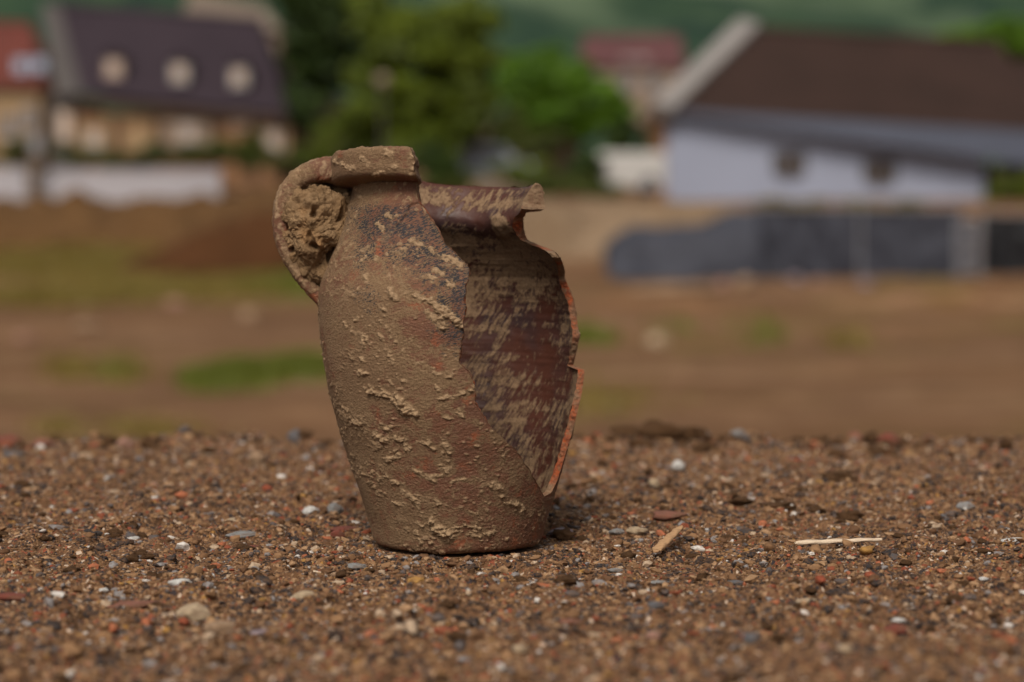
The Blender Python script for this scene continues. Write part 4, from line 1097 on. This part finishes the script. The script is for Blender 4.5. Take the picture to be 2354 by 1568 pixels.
MB().tube((0, 0, -0.4), (0, 0, 1.75), 0.09).build('post_shaft', M['greywood'], r); MB().box((-0.16, -0.12, 1.3), (0.16, 0.12, 1.85)).build('meter_box', M['steel'], r, 0.02)

# ------------------------------------------------------------------ houses
def window(parent, c, w_, h, frame, glass, name='window', arch=False, shutters=None, ncols=2):
    """c: centre of the opening on the wall face, facing -y"""
    x, y, z = c; r = 0.07
    f = MB(); f.box((x - w_ / 2, y - 0.06, z - h / 2), (x + w_ / 2, y + 0.02, z - h / 2 + r)); f.box((x - w_ / 2, y - 0.06, z + h / 2 - r), (x + w_ / 2, y + 0.02, z + h / 2))
    f.box((x - w_ / 2, y - 0.057, z - h / 2 + r), (x - w_ / 2 + r, y + 0.02, z + h / 2 - r)); f.box((x + w_ / 2 - r, y - 0.057, z - h / 2 + r), (x + w_ / 2, y + 0.02, z + h / 2 - r))
    for k in range(1, ncols): f.box((x - w_ / 2 + w_ * k / ncols - 0.025, y - 0.054, z - h / 2 + r), (x - w_ / 2 + w_ * k / ncols + 0.025, y + 0.02, z + h / 2 - r))
    fo = f.build(name, frame, parent)
    iw = (w_ - 2 * r)
    for k in range(ncols):
        xa = x - iw / 2 + iw * k / ncols + 0.02; xb = x - iw / 2 + iw * (k + 1) / ncols - 0.02
        g_ = MB().box((xa, y - 0.02, z - h / 2 + r), (xb, y - 0.01, z + h / 2 - r)).build('pane', glass, fo)
    if shutters:
        for sgn in (-1, 1):
            xa = x + sgn * (w_ / 2 + 0.03); xb = x + sgn * (w_ / 2 + 0.03 + w_ * 0.42)
            MB().box((min(xa, xb), y - 0.07, z - h / 2), (max(xa, xb), y - 0.02, z + h / 2)).build('shutter', shutters, fo)
    MB().box((x - w_ / 2 - 0.06, y - 0.13, z - h / 2 - 0.07), (x + w_ / 2 + 0.06, y + 0.01, z - h / 2 - 0.003)).build('sill', frame, fo)
    return fo

def quadroof(parent, name, pts, t, mat):
    """a sloping slab: four corners (eave left, eave right, ridge right, ridge left), thickness t"""
    return MB().prism(pts, (0, 0, t)).build(name, mat, parent)

def barn():
    d = 88.0
    L0 = at(1532, 262, d); R0 = at(2262, 395, d); g = at(1532, 470, d)
    org = Vector((L0.x, L0.y, g.z - 0.8)); r = empty('white_barn', org)
    tag(r, 'long white rendered barn with a dark brown roof behind the grey fence', 'barn')
    def q(px, py, dd): v = at(px, py, dd) - org; return (v.x, v.y, v.z)
    eL = q(1510, 250, d - 0.5); eR = q(2420, 303, d - 0.5); rR = q(2300, 100, d + 4.5); rL = q(1705, 66, d + 4.5)
    wx = q(2262, 395, d)[0]; ez = q(1532, 262, d)[2]
    zr = q(2262, 318, d)[2]
    MB().prism([(0, 0, 0), (wx, 0, 0), (wx, 0, zr), (0, 0, ez - 0.02)], (0, 9.0, 0)).build('wall', M['white_wall'], r)
    MB().box((-0.42, 0.02, 0), (-0.003, 9.0, ez - 0.05)).build('shaded_side', M['brownwall'], r)  # brown slab: shade on the barn's left side put into its colour
    # roof: front and back slopes, hipped at the right, raised gable at the left
    bL = (eL[0], eL[1] + 10.6, eL[2]); bR = (eR[0], eR[1] + 10.6, eR[2])
    m = MB(); m.poly([eL, eR, rR, rL, bR, bL], [(0, 1, 2, 3), (1, 4, 2), (3, 2, 4, 5), (0, 3, 5), (0, 5, 4, 1)]); m.build('roof', M['roof_b'], r)
    m = MB(); m.tube(rL, rR, 0.14); m.build('ridge_tiles', M['roof_b'], r)
    # gable parapet
    a = q(1498, 236, d - 0.9); b = q(1700, 42, d + 4.3); c = q(1748, 52, d + 4.3); e = q(1548, 246, d - 0.9)
    lo = Vector(a) + Vector((0, 0, -0.35)); lo2 = Vector(e) + Vector((0, 0, -0.28))
    par = [a, b, (c[0], b[1], c[2])]
    pts = [(a[0], a[1], a[2] - 0.25), a, b, c, (c[0], c[1], c[2] - 0.3), (e[0], e[1], e[2] - 0.3)]
    m = MB(); m.prism([a, b, c, e], (0.0, 0.3, -0.45)); m.build('gable_parapet', M['verge'], r)
    # sheet-metal lean-to strip that widens to the right
    p1 = q(1530, 256, d - 0.55); p2 = q(2420, 310, d - 0.55); p3 = q(2420, 388, d - 1.0); p4 = q(1530, 260, d - 0.58)
    m = MB(); m.prism([p1, p2, p3, p4], (0, 0.02, 0.08)); m.build('lean_to_roof', M['bluemetal'], r)
    for px in (2290, 2410):
        t = q(px, 384, d - 0.95); MB().tube((t[0], t[1], 0.0), (t[0], t[1], t[2]), 0.09).build('lean_to_post', M['timber'], r)
    MB().box((wx + 0.6, 0.3, 0.0), (wx + 6, 8.8, zr - 0.9)).build('side_wall', M['greywood'], r)
    for px, py in ((1814, 374), (2022, 392)):
        x, y, z = q(px, py, d - 0.02); window(r, (x, 0.0, z), 0.62, 0.85, M['greywood'], M['timber'], shutters=M['greywood'])
barn()

def gabled_house(name, label, d, xl, xr, y_base, y_eave, y_ridge, rinset_l, rinset_r, wallm, roofm, depth=8, over=0.35, skew=0.0):
    """front-facing house; x in reference pixels at distance d. Returns root and converter"""
    g = at(xl, y_base, d); org = Vector((g.x, g.y, g.z - 0.6)); r = empty(name, org); tag(r, label, 'house')
    def q(px, py, dd=d): v = at(px, py, dd) - org; return (v.x, v.y, v.z)
    xw = q(xr, y_base)[0]
    ze = min(q(xl, y_eave[0])[2], q(xr, y_eave[1])[2])
    MB().box((0, 0, 0), (xw, depth, ze)).build('wall', wallm, r)
    eL = q(xl + rinset_l[0], y_eave[0], d - over); eR = q(xr + rinset_r[0], y_eave[1], d - over)
    rL = q(xl + rinset_l[1], y_ridge[0], d + depth * 0.5); rR = q(xr + rinset_r[1], y_ridge[1], d + depth * 0.5)
    bL = (eL[0], depth + over, eL[2]); bR = (eR[0], depth + over, eR[2])
    m = MB(); m.poly([eL, eR, rR, rL, bR, bL], [(0, 1, 2, 3), (1, 4, 2), (3, 2, 4, 5), (0, 3, 5), (0, 5, 4, 1)]); m.build('roof', roofm, r)
    m = MB(); m.tube(rL, rR, 0.13); m.build('ridge_tiles', roofm, r)
    return r, q
def left_house():
    d = 90.0
    r, q = gabled_house('timbered_house', 'house with a tall plum brown roof and three pale dormers at left', d, 165, 650, 390, (214, 262), (10, 48), (22, -40), (10, -48), M['brownwall'], M['roof_p'], 8)
    for px, py, mat in ((270, 158, M['pinkframe']), (420, 168, M['winframe']), (555, 178, M['winframe'])):
        x, y, z = q(px, py, d + 1.2)
        # a small eyebrow dormer standing out of the slope
        h, w_ = 0.80, 0.62
        dm = MB().box((x - w_ / 2, 0.25, z - h / 2), (x + w_ / 2, 3.0, z + h / 2)).build('dormer', mat, r)
        MB().prism([(x - w_ / 2 - 0.12, 0.12, z + h / 2 - 0.02), (x + w_ / 2 + 0.12, 0.12, z + h / 2 - 0.02), (x, 0.12, z + h / 2 + 0.34)], (0, 3.4, 0)).build('dormer_roof', M['roof_p'], dm)
        MB().box((x - 0.18, 0.235, z - 0.22), (x + 0.18, 0.247, z + 0.24)).build('pane', M['curtain'], dm)
    # grey boarded gable end and chimney behind
    a = q(95, 10, d + 4); b = q(135, 10, d + 4); c = q(188, 215, d - 0.4); e = q(128, 222, d - 0.4)
    MB().prism([a, b, c, e], (0, 0.3, -0.3)).build('verge_board', M['greywood'], r)
    x0 = q(112, 300)[0]; x1 = q(185, 300)[0]
    MB().box((x0, 0.15, 0), (x1, 5.0, q(150, 225)[2])).build('side_bay', M['greywood'], r)
    x, y, z = q(148, 292); MB().box((x - 0.24, 0.02, z - 0.5), (x + 0.22, 0.14, z + 0.6)).build('door', M['curtain'], r)
    # eaves board, beams, panels
    x0, _, z0 = q(185, 226); x1, _, z1 = q(655, 268)
    MB().prism([(x0, -0.30, z0), (x1, -0.30, z1), (x1, -0.30, z1 - 0.3), (x0, -0.30, z0 - 0.3)], (0, 0.12, 0)).build('eaves_board', M['timber'], r)
    for px in (172, 268, 362, 490, 585, 646):
        x, y, z = q(px, 300); MB().box((x - 0.10, -0.06, 0.0), (x + 0.10, -0.003, q(px, 268)[2])).build('timber_beam', M['timber'], r)
    for px, py, w_, h_, mt in ((215, 318, 84, 66, 'cream_wall'), (320, 322, 70, 66, 'cream_wall'), (430, 306, 110, 62, 'greywall'), (552, 276, 46, 40, 'curtain'), (632, 326, 64, 60, 'cream_wall')):
        x0, _, z1 = q(px - w_ / 2, py - h_ / 2); x1, _, z0 = q(px + w_ / 2, py + h_ / 2)
        p = MB().box((x0, -0.05, z0), (x1, -0.004, z1)).build('plaster_panel', M[mt], r)
    for px, py in ((216, 318), (432, 302), (628, 322)):
        x, y, z = q(px, py); window(r, (x, -0.055, z), 0.5, 0.62, M['winframe'], M['curtain'])
left_house()
def far_left_house():
    d = 104
    r, q = gabled_house('red_roofed_house', 'house with a faded red roof at the left picture edge', d, -120, 92, 400, (196, 200), (50, 58), (-8, 0), (10, -22), M['cream_wall'], M['roof_r'], 7)
    for k, (px, py) in enumerate(((52, 152), (92, 150))):
        x, y, z = q(px, py, d + 0.8)
        MB().box((x - 0.28, 0.35, z - 0.32), (x + 0.28, 2.6, z + 0.30)).build('dormer', plain('blue_grey_dormer', (0.30, 0.34, 0.43), (0.26, 0.3, 0.38), 1, 0.5), r)
    for px, py in ((20, 290), (66, 270)):
        x, y, z = q(px, py); window(r, (x, -0.01, z), 0.6, 0.9, M['winframe'], M['glass'])
far_left_house()
def back_house():
    r, q = gabled_house('back_house', 'pale roofed building just showing above the plum brown roof', 120, 400, 640, 200, (72, 72), (-14, 20), (-6, 40), (6, -30), M['greywall'], plain('beige_grey_tile', (0.17, 0.145, 0.125), (0.13, 0.11, 0.095), 0.5, 0.9), 8)
back_house()
def far_red():
    d = 175
    r, q = gabled_house('far_red_house', 'distant house with a pinkish red roof behind the bright green tree', d, 1335, 1570, 260, (150, 156), (84, 84), (-6, 8), (8, -6), M['greywall'], plain('weathered_pink_tile', (0.105, 0.045, 0.046), (0.08, 0.036, 0.037), 0.3, 0.9, 0.15), 10)
    for px in (1440, 1476):
        x, y, z = q(px, 148, d + 1.5); MB().box((x - 0.45, 0.8, z - 0.5), (x + 0.45, 4, z + 0.5)).build('dormer', M['winframe'], r)
    for px in (1380, 1440, 1500):
        x, y, z = q(px, 190); window(r, (x, -0.01, z), 0.9, 1.2, M['winframe'], M['glass'])
far_red()
def far_left_red2():
    r, q = gabled_house('right_edge_house', 'white gabled house at the right picture edge behind the barn', 130, 2318, 2440, 330, (215, 215), (140, 140), (-6, 14), (6, -10), M['conc'], M['roof_b'], 8)
far_left_red2()
def stone_house():
    d = 98
    r, q = gabled_house('stone_outbuilding', 'low stone outbuilding in shade between the trees', d, 1085, 1335, 415, (312, 316), (272, 276), (-6, 16), (6, -16), M['stonewall'], plain('grey_brown_tile', (0.085, 0.068, 0.052), (0.06, 0.048, 0.038), 0.6, 0.9, 0.15), 6)
    for px in (1130, 1210):
        x, y, z = q(px, 345); window(r, (x, -0.01, z), 0.55, 0.75, M['greywood'], M['glass'])
    r, q = gabled_house('brown_shed', 'small dark brown shed behind the jug handle, under the dark tree', 97, 650, 800, 400, (262, 262), (222, 228), (-6, 12), (6, -12), M['stonewall'], M['roof_b'], 5)
stone_house()

def vehicle(name, label, cat, px, py, d, length, height, width, paint, prof_, rz=0.0):
    """side profile loop (x along length 0..1, z 0..1), extruded over the width, with wheels and windows"""
    b = at(px, py, d); r = empty(name, (b.x, b.y, b.z), rz); tag(r, label, cat)
    pts = [((x - 0.5) * length, -width / 2, 0.22 + z * (height - 0.22)) for x, z in prof_]
    MB().prism(pts, (0, width, 0)).build('body', paint, r, 0.05)
    for x in (-0.31, 0.31):
        for sgn in (-1, 1):
            w_ = MB().tube((x * length, sgn * width / 2 - 0.1, 0.31), (x * length, sgn * width / 2 + 0.1, 0.31), 0.31, n=20).build('wheel', M['rubber'], r)
            MB().tube((x * length, sgn * width / 2 - 0.11, 0.31), (x * length, sgn * width / 2 + 0.115, 0.31), 0.18, n=14).build('rim', M['steel'], w_)
    return r
car = vehicle('parked_car', 'blue grey parked car half hidden behind the jug rim', 'car', 1122, 424, 84, 3.6, 1.35, 1.65, M['bluecar'], [(0, 0), (1, 0), (1, 0.42), (0.78, 0.52), (0.66, 0.96), (0.28, 1.0), (0.08, 0.55), (0, 0.5)])
for xa, xb in ((-0.75, -0.05), (0.02, 0.62)): MB().box((xa, -0.835, 0.82), (xb, -0.828, 1.22)).build('side_window', M['glass'], car)
van = vehicle('white_van', 'white van parked left of the barn corner', 'van', 1430, 446, 84, 2.9, 1.42, 1.75, M['whitepaint'], [(0, 0), (1, 0), (1, 1.0), (0.22, 1.0), (0.10, 0.55), (0, 0.46)])
MB().box((-1.0, -0.885, 0.85), (-0.55, -0.878, 1.2)).build('side_window', M['glass'], van)
lamp = empty('street_lamp', at(880, 440, 76)); tag(lamp, 'round pale lamp on a thin post in front of the olive tree', 'lamp')
hz_ = at(880, 186, 76).z - lamp.location.z
MB().tube((0, 0, -0.5), (0, 0, hz_ - 0.12), 0.035).build('post', M['greywood'], lamp)
me = pebble_mesh('globe', 3, 3, 0.0); g_ = link('globe', me, M['greywall'], lamp, True); g_.scale = (0.46, 0.46, 0.46); g_.location = (0, 0, hz_)

# ------------------------------------------------------------------ trees, hedges, grass
LEAF = {
 'dark': leaf_mat('dark_leaves', (0.014, 0.030, 0.004), (0.055, 0.095, 0.008)),
 'olive': leaf_mat('olive_leaves', (0.050, 0.072, 0.004), (0.165, 0.215, 0.010)),
 'bright': leaf_mat('bright_leaves', (0.045, 0.115, 0.003), (0.150, 0.280, 0.008)),
 'hedge': leaf_mat('hedge_leaves', (0.030, 0.048, 0.005), (0.110, 0.130, 0.014)),
 'grass': leaf_mat('grass_blades', (0.085, 0.105, 0.006), (0.160, 0.175, 0.014)),
 'moss': leaf_mat('dull_grass_blades', (0.135, 0.112, 0.016), (0.250, 0.200, 0.045)),
}
M['bark'] = plain('brown_bark', (0.060, 0.042, 0.028), (0.04, 0.028, 0.02), 5, 0.9)
def leaves(name, C, n, size, mat, parent, seed):
    """C: clump list (x, y, z, rx, ry, rz); leaves spread through each clump"""
    rg = np.random.default_rng(seed); C = np.array(C, float)
    vol = (C[:, 3] * C[:, 4] * C[:, 5]) ** (2 / 3); pk = rg.choice(len(C), n, p=vol / vol.sum())
    d = rg.normal(size=(n, 3)); d /= np.linalg.norm(d, axis=1)[:, None]; rad = rg.random(n) ** 0.45
    c = C[pk, :3] + d * C[pk, 3:6] * rad[:, None]
    u = rg.normal(size=(n, 3)); u /= np.linalg.norm(u, axis=1)[:, None]; v = np.cross(u, rg.normal(size=(n, 3))); v /= np.linalg.norm(v, axis=1)[:, None]
    s = size * (0.6 + 0.8 * rg.random(n))[:, None]
    V = np.stack([c - u * s, c + v * s * 0.55, c + u * s, c - v * s * 0.55], 1).reshape(-1, 3)
    me = mesh_np(name, V, np.arange(4 * n).reshape(n, 4))
    cs = rg.random(len(C))[pk] * 0.55 + rg.random(n) * 0.45
    set_attr(me, 'shade', np.repeat(cs, 4))
    return link(name, me, mat, parent)
def tree(px, py_base, d, crowns, n, mat, label, size=0.11, trunk_r=0.2, name='tree', seed=1, lean=0.0):
    """crowns: (px, py, rx_px, ry_px) lobes of the crown in reference pixels at distance d"""
    b = at(px, py_base, d); r = empty(name, b); tag(r, label, 'tree'); rg = np.random.default_rng(seed); m = d / F
    C = []; limbs = MB(); zt = max(at(px, c[1], d).z for c in crowns) - b.z; z0 = min(at(px, c[1] + c[3] * 0.6, d).z for c in crowns) - b.z
    z0 = max(z0, 0.8)
    t = MB(); t.tube((0, 0, -0.4), (0.1, 0, z0), trunk_r, trunk_r * 0.75, 12); t.tube((0.1, 0, z0 - 0.05), (0.15, 0.1, z0 + (zt - z0) * 0.7), trunk_r * 0.75, trunk_r * 0.25, 10); t.build('trunk', M['bark'], r)
    for cx, cy, rx, ry in crowns:
        c = at(cx, cy, d) - b; rx *= m; ry *= m
        k = max(8, int(16 * rx * ry))
        for _ in range(min(k, 90)):
            q = rg.normal(size=3); q /= np.linalg.norm(q); q *= rg.random() ** 0.35 * 0.80
            s = (0.20 + 0.22 * rg.random())
            C.append((c.x + q[0] * rx, c.y + q[1] * (rx + ry) * 0.5, c.z + q[2] * ry, rx * s, (rx + ry) * 0.5 * s, ry * s * 0.8))
        limbs.tube((0.1, 0, z0 * 0.9), (c.x, c.y, c.z), trunk_r * 0.4, trunk_r * 0.1, 7)
    limbs.build('limbs', M['bark'], r)
    leaves('crown', C, n, size, mat, r, seed)
    return r
tree(730, 400, 93, [(735, 10, 100, 130), (740, 110, 92, 80), (740, 175, 85, 55), (680, 120, 50, 60), (800, -20, 70, 110), (690, -60, 80, 90)], 42000, LEAF['dark'], 'dark dense tree right of the plum roofed house', 0.15, 0.28, seed=3)
tree(1010, 420, 82, [(980, 80, 130, 95), (1060, 50, 100, 80), (900, 110, 90, 90), (1060, 180, 95, 85), (960, 220, 110, 80), (1080, 120, 75, 90), (870, 270, 90, 65), (980, 300, 80, 60), (860, 40, 70, 70), (850, 180, 70, 60), (1085, 250, 70, 70), (930, 340, 90, 50), (1040, 320, 80, 60)], 66000, LEAF['olive'], 'large olive green tree behind the mouth of the jug', 0.13, 0.24, seed=5)
tree(1300, 430, 96, [(1290, 190, 95, 75), (1210, 215, 75, 80), (1370, 240, 80, 70), (1300, 260, 110, 60), (1420, 275, 55, 50), (1255, 150, 70, 45), (1190, 180, 60, 60)], 40000, LEAF['bright'], 'bright green round tree left of the barn', 0.14, 0.22, seed=7)
tree(1470, 430, 92, [(1440, 320, 55, 60), (1490, 350, 40, 60)], 9000, LEAF['dark'], 'small dark tree at the corner of the barn', 0.08, 0.12, seed=9)
tree(2310, 480, 76, [(2320, 440, 60, 50), (2370, 430, 60, 50)], 9000, LEAF['olive'], 'small leafy tree under the lean-to at the right edge', 0.08, 0.10, seed=11)
tree(2240, 300, 140, [(2330, 90, 90, 60), (2240, 85, 90, 30)], 9000, LEAF['bright'], 'green tree behind the right end of the barn roof', 0.16, 0.25, seed=13)
tree(60, 430, 86, [(60, 345, 52, 45), (20, 360, 50, 40)], 8000, LEAF['hedge'], 'bush like tree in front of the red roofed house', 0.08, 0.10, seed=15)
def shrub(px, py, rx, ry, d, mat, label, n=3500, seed=0, name='shrub', cat='shrub', size=0.07):
    c = at(px, py, d); b = at(px, py + ry, d); r = empty(name, b); m = d / F; rg = np.random.default_rng(seed)
    C = []
    for _ in range(14):
        a = rg.normal(size=3) * 0.42
        C.append((a[0] * rx * m, a[1] * rx * m * 0.6, ry * m + a[2] * ry * m * 0.7, rx * m * 0.36, rx * m * 0.3, ry * m * 0.36))
    leaves('foliage', C, n, size, mat, r, seed)
    st = MB()
    for k in range(5): st.tube((0, 0, -0.2), (C[k][0], C[k][1], C[k][2]), 0.03, 0.012, 6)
    st.build('stems', M['bark'], r); tag(r, label, cat); return r
shrub(180, 358, 60, 26, 80, LEAF['hedge'], 'dark low shrub at the left end of the long white wall', seed=21)
shrub(275, 366, 60, 22, 80, LEAF['hedge'], 'low shrub under the two cream panels of the timbered house', seed=22)
shrub(380, 360, 60, 30, 80, LEAF['dark'], 'dark green shrub in the middle of the timbered house front', seed=23)
shrub(480, 352, 55, 34, 80, LEAF['hedge'], 'rounded shrub right of the pale grey wall panel', seed=24)
shrub(560, 345, 60, 44, 80, LEAF['hedge'], 'tallest shrub in front of the timbered house', 5000, seed=25)
shrub(640, 372, 60, 26, 80, LEAF['hedge'], 'low shrub at the right end of the timbered house', seed=26)
shrub(730, 352, 50, 40, 82, LEAF['olive'], 'yellow green shrub behind the handle of the jug', seed=27)
shrub(820, 345, 60, 44, 83, LEAF['hedge'], 'shrub behind the rim of the jug', seed=28)
shrub(1260, 418, 90, 34, 80, LEAF['hedge'], 'low hedge between the blue grey car and the white van', 5000, seed=29)
shrub(1375, 440, 60, 18, 78, LEAF['hedge'], 'low green growth in front of the white van', seed=30)
shrub(1050, 420, 80, 34, 79, LEAF['hedge'], 'dark shrub in front of the blue grey car', seed=31)
for px_, py_, rx_, ry_, d_, m_, lab_ in ((700, 250, 70, 60, 91, 'dark', 'dark bush under the dark dense tree'), (810, 300, 60, 55, 86, 'olive', 'leafy bush between the dark tree and the olive tree'), (900, 370, 80, 50, 80, 'hedge', 'green undergrowth at the foot of the olive tree'),
        (990, 380, 60, 50, 79, 'dark', 'dark undergrowth right of the foot of the olive tree'), (1160, 300, 50, 60, 90, 'hedge', 'upright bush between the olive and the bright green trees'), (1190, 395, 60, 30, 80, 'olive', 'olive bush right of the blue grey car'), (1340, 390, 50, 50, 83, 'dark', 'dark bush just left of the white van'), (1230, 340, 60, 36, 88, 'hedge', 'bush in front of the low stone outbuilding')):
    shrub(px_, py_, rx_, ry_, d_, LEAF[m_], lab_, 5000, seed=int(px_), size=0.09)
shrub(1800, 468, 70, 22, 63, LEAF['moss'], 'pale weeds showing above the left grey tarpaulin', 1500, seed=32, size=0.05)
shrub(1960, 474, 60, 18, 63, LEAF['moss'], 'pale weeds showing above the joint of the tarpaulins', 1100, seed=33, size=0.05)
shrub(2090, 474, 60, 18, 63, LEAF['moss'], 'pale weeds showing above the right grey tarpaulin', 1300, seed=34, size=0.05)

def grass(name, zones, mat, label, seed):
    """zones: (px, py, half width px, half height px, blades) on the lower field"""
    rg = np.random.default_rng(seed); P = []
    for px, py, wx, wy, n in zones:
        qx = px + wx * rg.normal(size=n) * 0.55; qy = py + wy * rg.normal(size=n) * 0.55
        b = (784 - qy) / F; dz = -SP + b * CP; dy = CP + b * SP
        dd = np.full(n, 30.0)
        for _ in range(30):
            x = CAM.x + (qx - 1177) / F * dd / dy; z = field_z(x, dd); dn = (z - CAM.z) * dy / np.minimum(dz, -1e-4); dd = 0.6 * dd + 0.4 * np.clip(dn, 3, 75)
        x = CAM.x + (qx - 1177) / F * dd / dy
        P.append(np.stack([x, dd - D, field_z(x, dd), dd], -1))
    P = np.vstack(P); n = len(P); h = (0.05 + 0.10 * rg.random(n)) * np.clip(P[:, 3] / 22, 0.6, 2.2); w_ = 0.010 * np.clip(P[:, 3] / 18, 0.7, 2.6)
    a = rg.random(n) * 6.283; lean = rg.normal(size=(n, 2)) * 0.4 * h[:, None]
    base = P[:, :3]; tx = np.stack([np.cos(a) * w_, np.sin(a) * w_, 0 * a], -1)
    tip = base + np.stack([lean[:, 0], lean[:, 1], h], -1)
    V = np.stack([base - tx, base + tx, tip], 1).reshape(-1, 3)
    me = mesh_np(name, V, np.arange(3 * n).reshape(n, 3)); set_attr(me, 'shade', np.repeat(rg.random(n), 3))
    tag(link(name, me, mat), label, 'grass', kind='stuff')
grass('grass', [(470, 882, 40, 14, 3000), (520, 876, 50, 18, 6500), (590, 868, 50, 16, 5500), (560, 852, 40, 8, 1500), (660, 852, 34, 16, 2600), (715, 850, 40, 18, 3500), (440, 872, 20, 8, 500), (610, 650, 60, 22, 3500), (690, 640, 70, 30, 5500), (1345, 778, 30, 14, 500), (1390, 786, 24, 10, 160), (1560, 760, 60, 20, 60), (1760, 770, 60, 30, 120), (270, 860, 40, 16, 260)], LEAF['grass'], 'short bright green grass in patches on the brown field behind the jug', 41)
grass('dull_grass', [(120, 612, 180, 26, 7500), (340, 626, 160, 24, 4500), (90, 690, 160, 12, 5000), (330, 680, 170, 12, 5000), (560, 660, 110, 20, 4000), (160, 855, 60, 25, 300), (270, 858, 50, 20, 600), (330, 990, 120, 16, 350), (130, 990, 60, 16, 200), (1380, 930, 120, 40, 350), (1950, 790, 60, 20, 150)], LEAF['moss'], 'thin dull green grass in strips across the field at left', 43)

# stones scattered on the lower field, and rubble under the tarpaulins
def field_stone(px, py, wpx, hpx, col, label, name='field_stone', group=None):
    dd = 30.0; b = (784 - py) / F; dz = -SP + b * CP; dy = CP + b * SP
    for _ in range(40):
        x = CAM.x + (px - 1177) / F * dd / dy; z = float(field_z(np.array([x]), np.array([dd]))[0]); dd = 0.6 * dd + 0.4 * max(3, min(75, (z - CAM.z) * dy / min(dz, -1e-4)))
    x = CAM.x + (px - 1177) / F * dd / dy; m = dd / F; _sid[0] += 1
    me = pebble_mesh(name, 3, 700 + 3 * _sid[0], 0.35, 1.0, True); o = link(name, me, SM[col], smooth=True)
    o.scale = (wpx * m, wpx * m * 0.8, hpx * m); o.location = (x, dd - D, z + hpx * m * 0.25); tag(o, label, 'stone', group)
for a_ in [(575, 738, 44, 40, 'tan', 'pale round stone on the field left of the jug'), (1510, 792, 60, 34, 'cream', 'cream stone on the field right of the jug'), (405, 705, 60, 24, 'pink', 'pinkish stone on the field below the grass strip'),
           (20, 560, 60, 44, 'lilac', 'pale stone block at the left picture edge on the bank foot'), (100, 568, 46, 40, 'pink', 'pinkish stone block right of the pale one at the bank foot'),
           (262, 570, 50, 44, 'black', 'dark lump on the bank foot left of the cut earth'), (310, 596, 30, 22, 'ochre', 'orange brown stone right of the dark lump'),
           (1660, 668, 34, 34, 'pink', 'left one of two rubble blocks under the covered heap'), (1712, 664, 44, 40, 'tan', 'right one of two rubble blocks under the covered heap'),
           (1560, 668, 220, 20, 'tan', 'long pale slab lying in front of the covered heap'), (1830, 650, 34, 24, 'lilac', 'grey rubble block at the foot of the left tarpaulin'), (1880, 652, 30, 20, 'pink', 'small rubble block at the foot of the tarpaulin joint'), (1990, 660, 40, 20, 'lilac', 'grey rubble block below the right tarpaulin'),
           (200, 760, 70, 30, 'tan', 'beige flat stone on the left of the field'), (60, 780, 60, 24, 'pink', 'pinkish flat stone near the left picture edge on the field')]:
    field_stone(*a_)
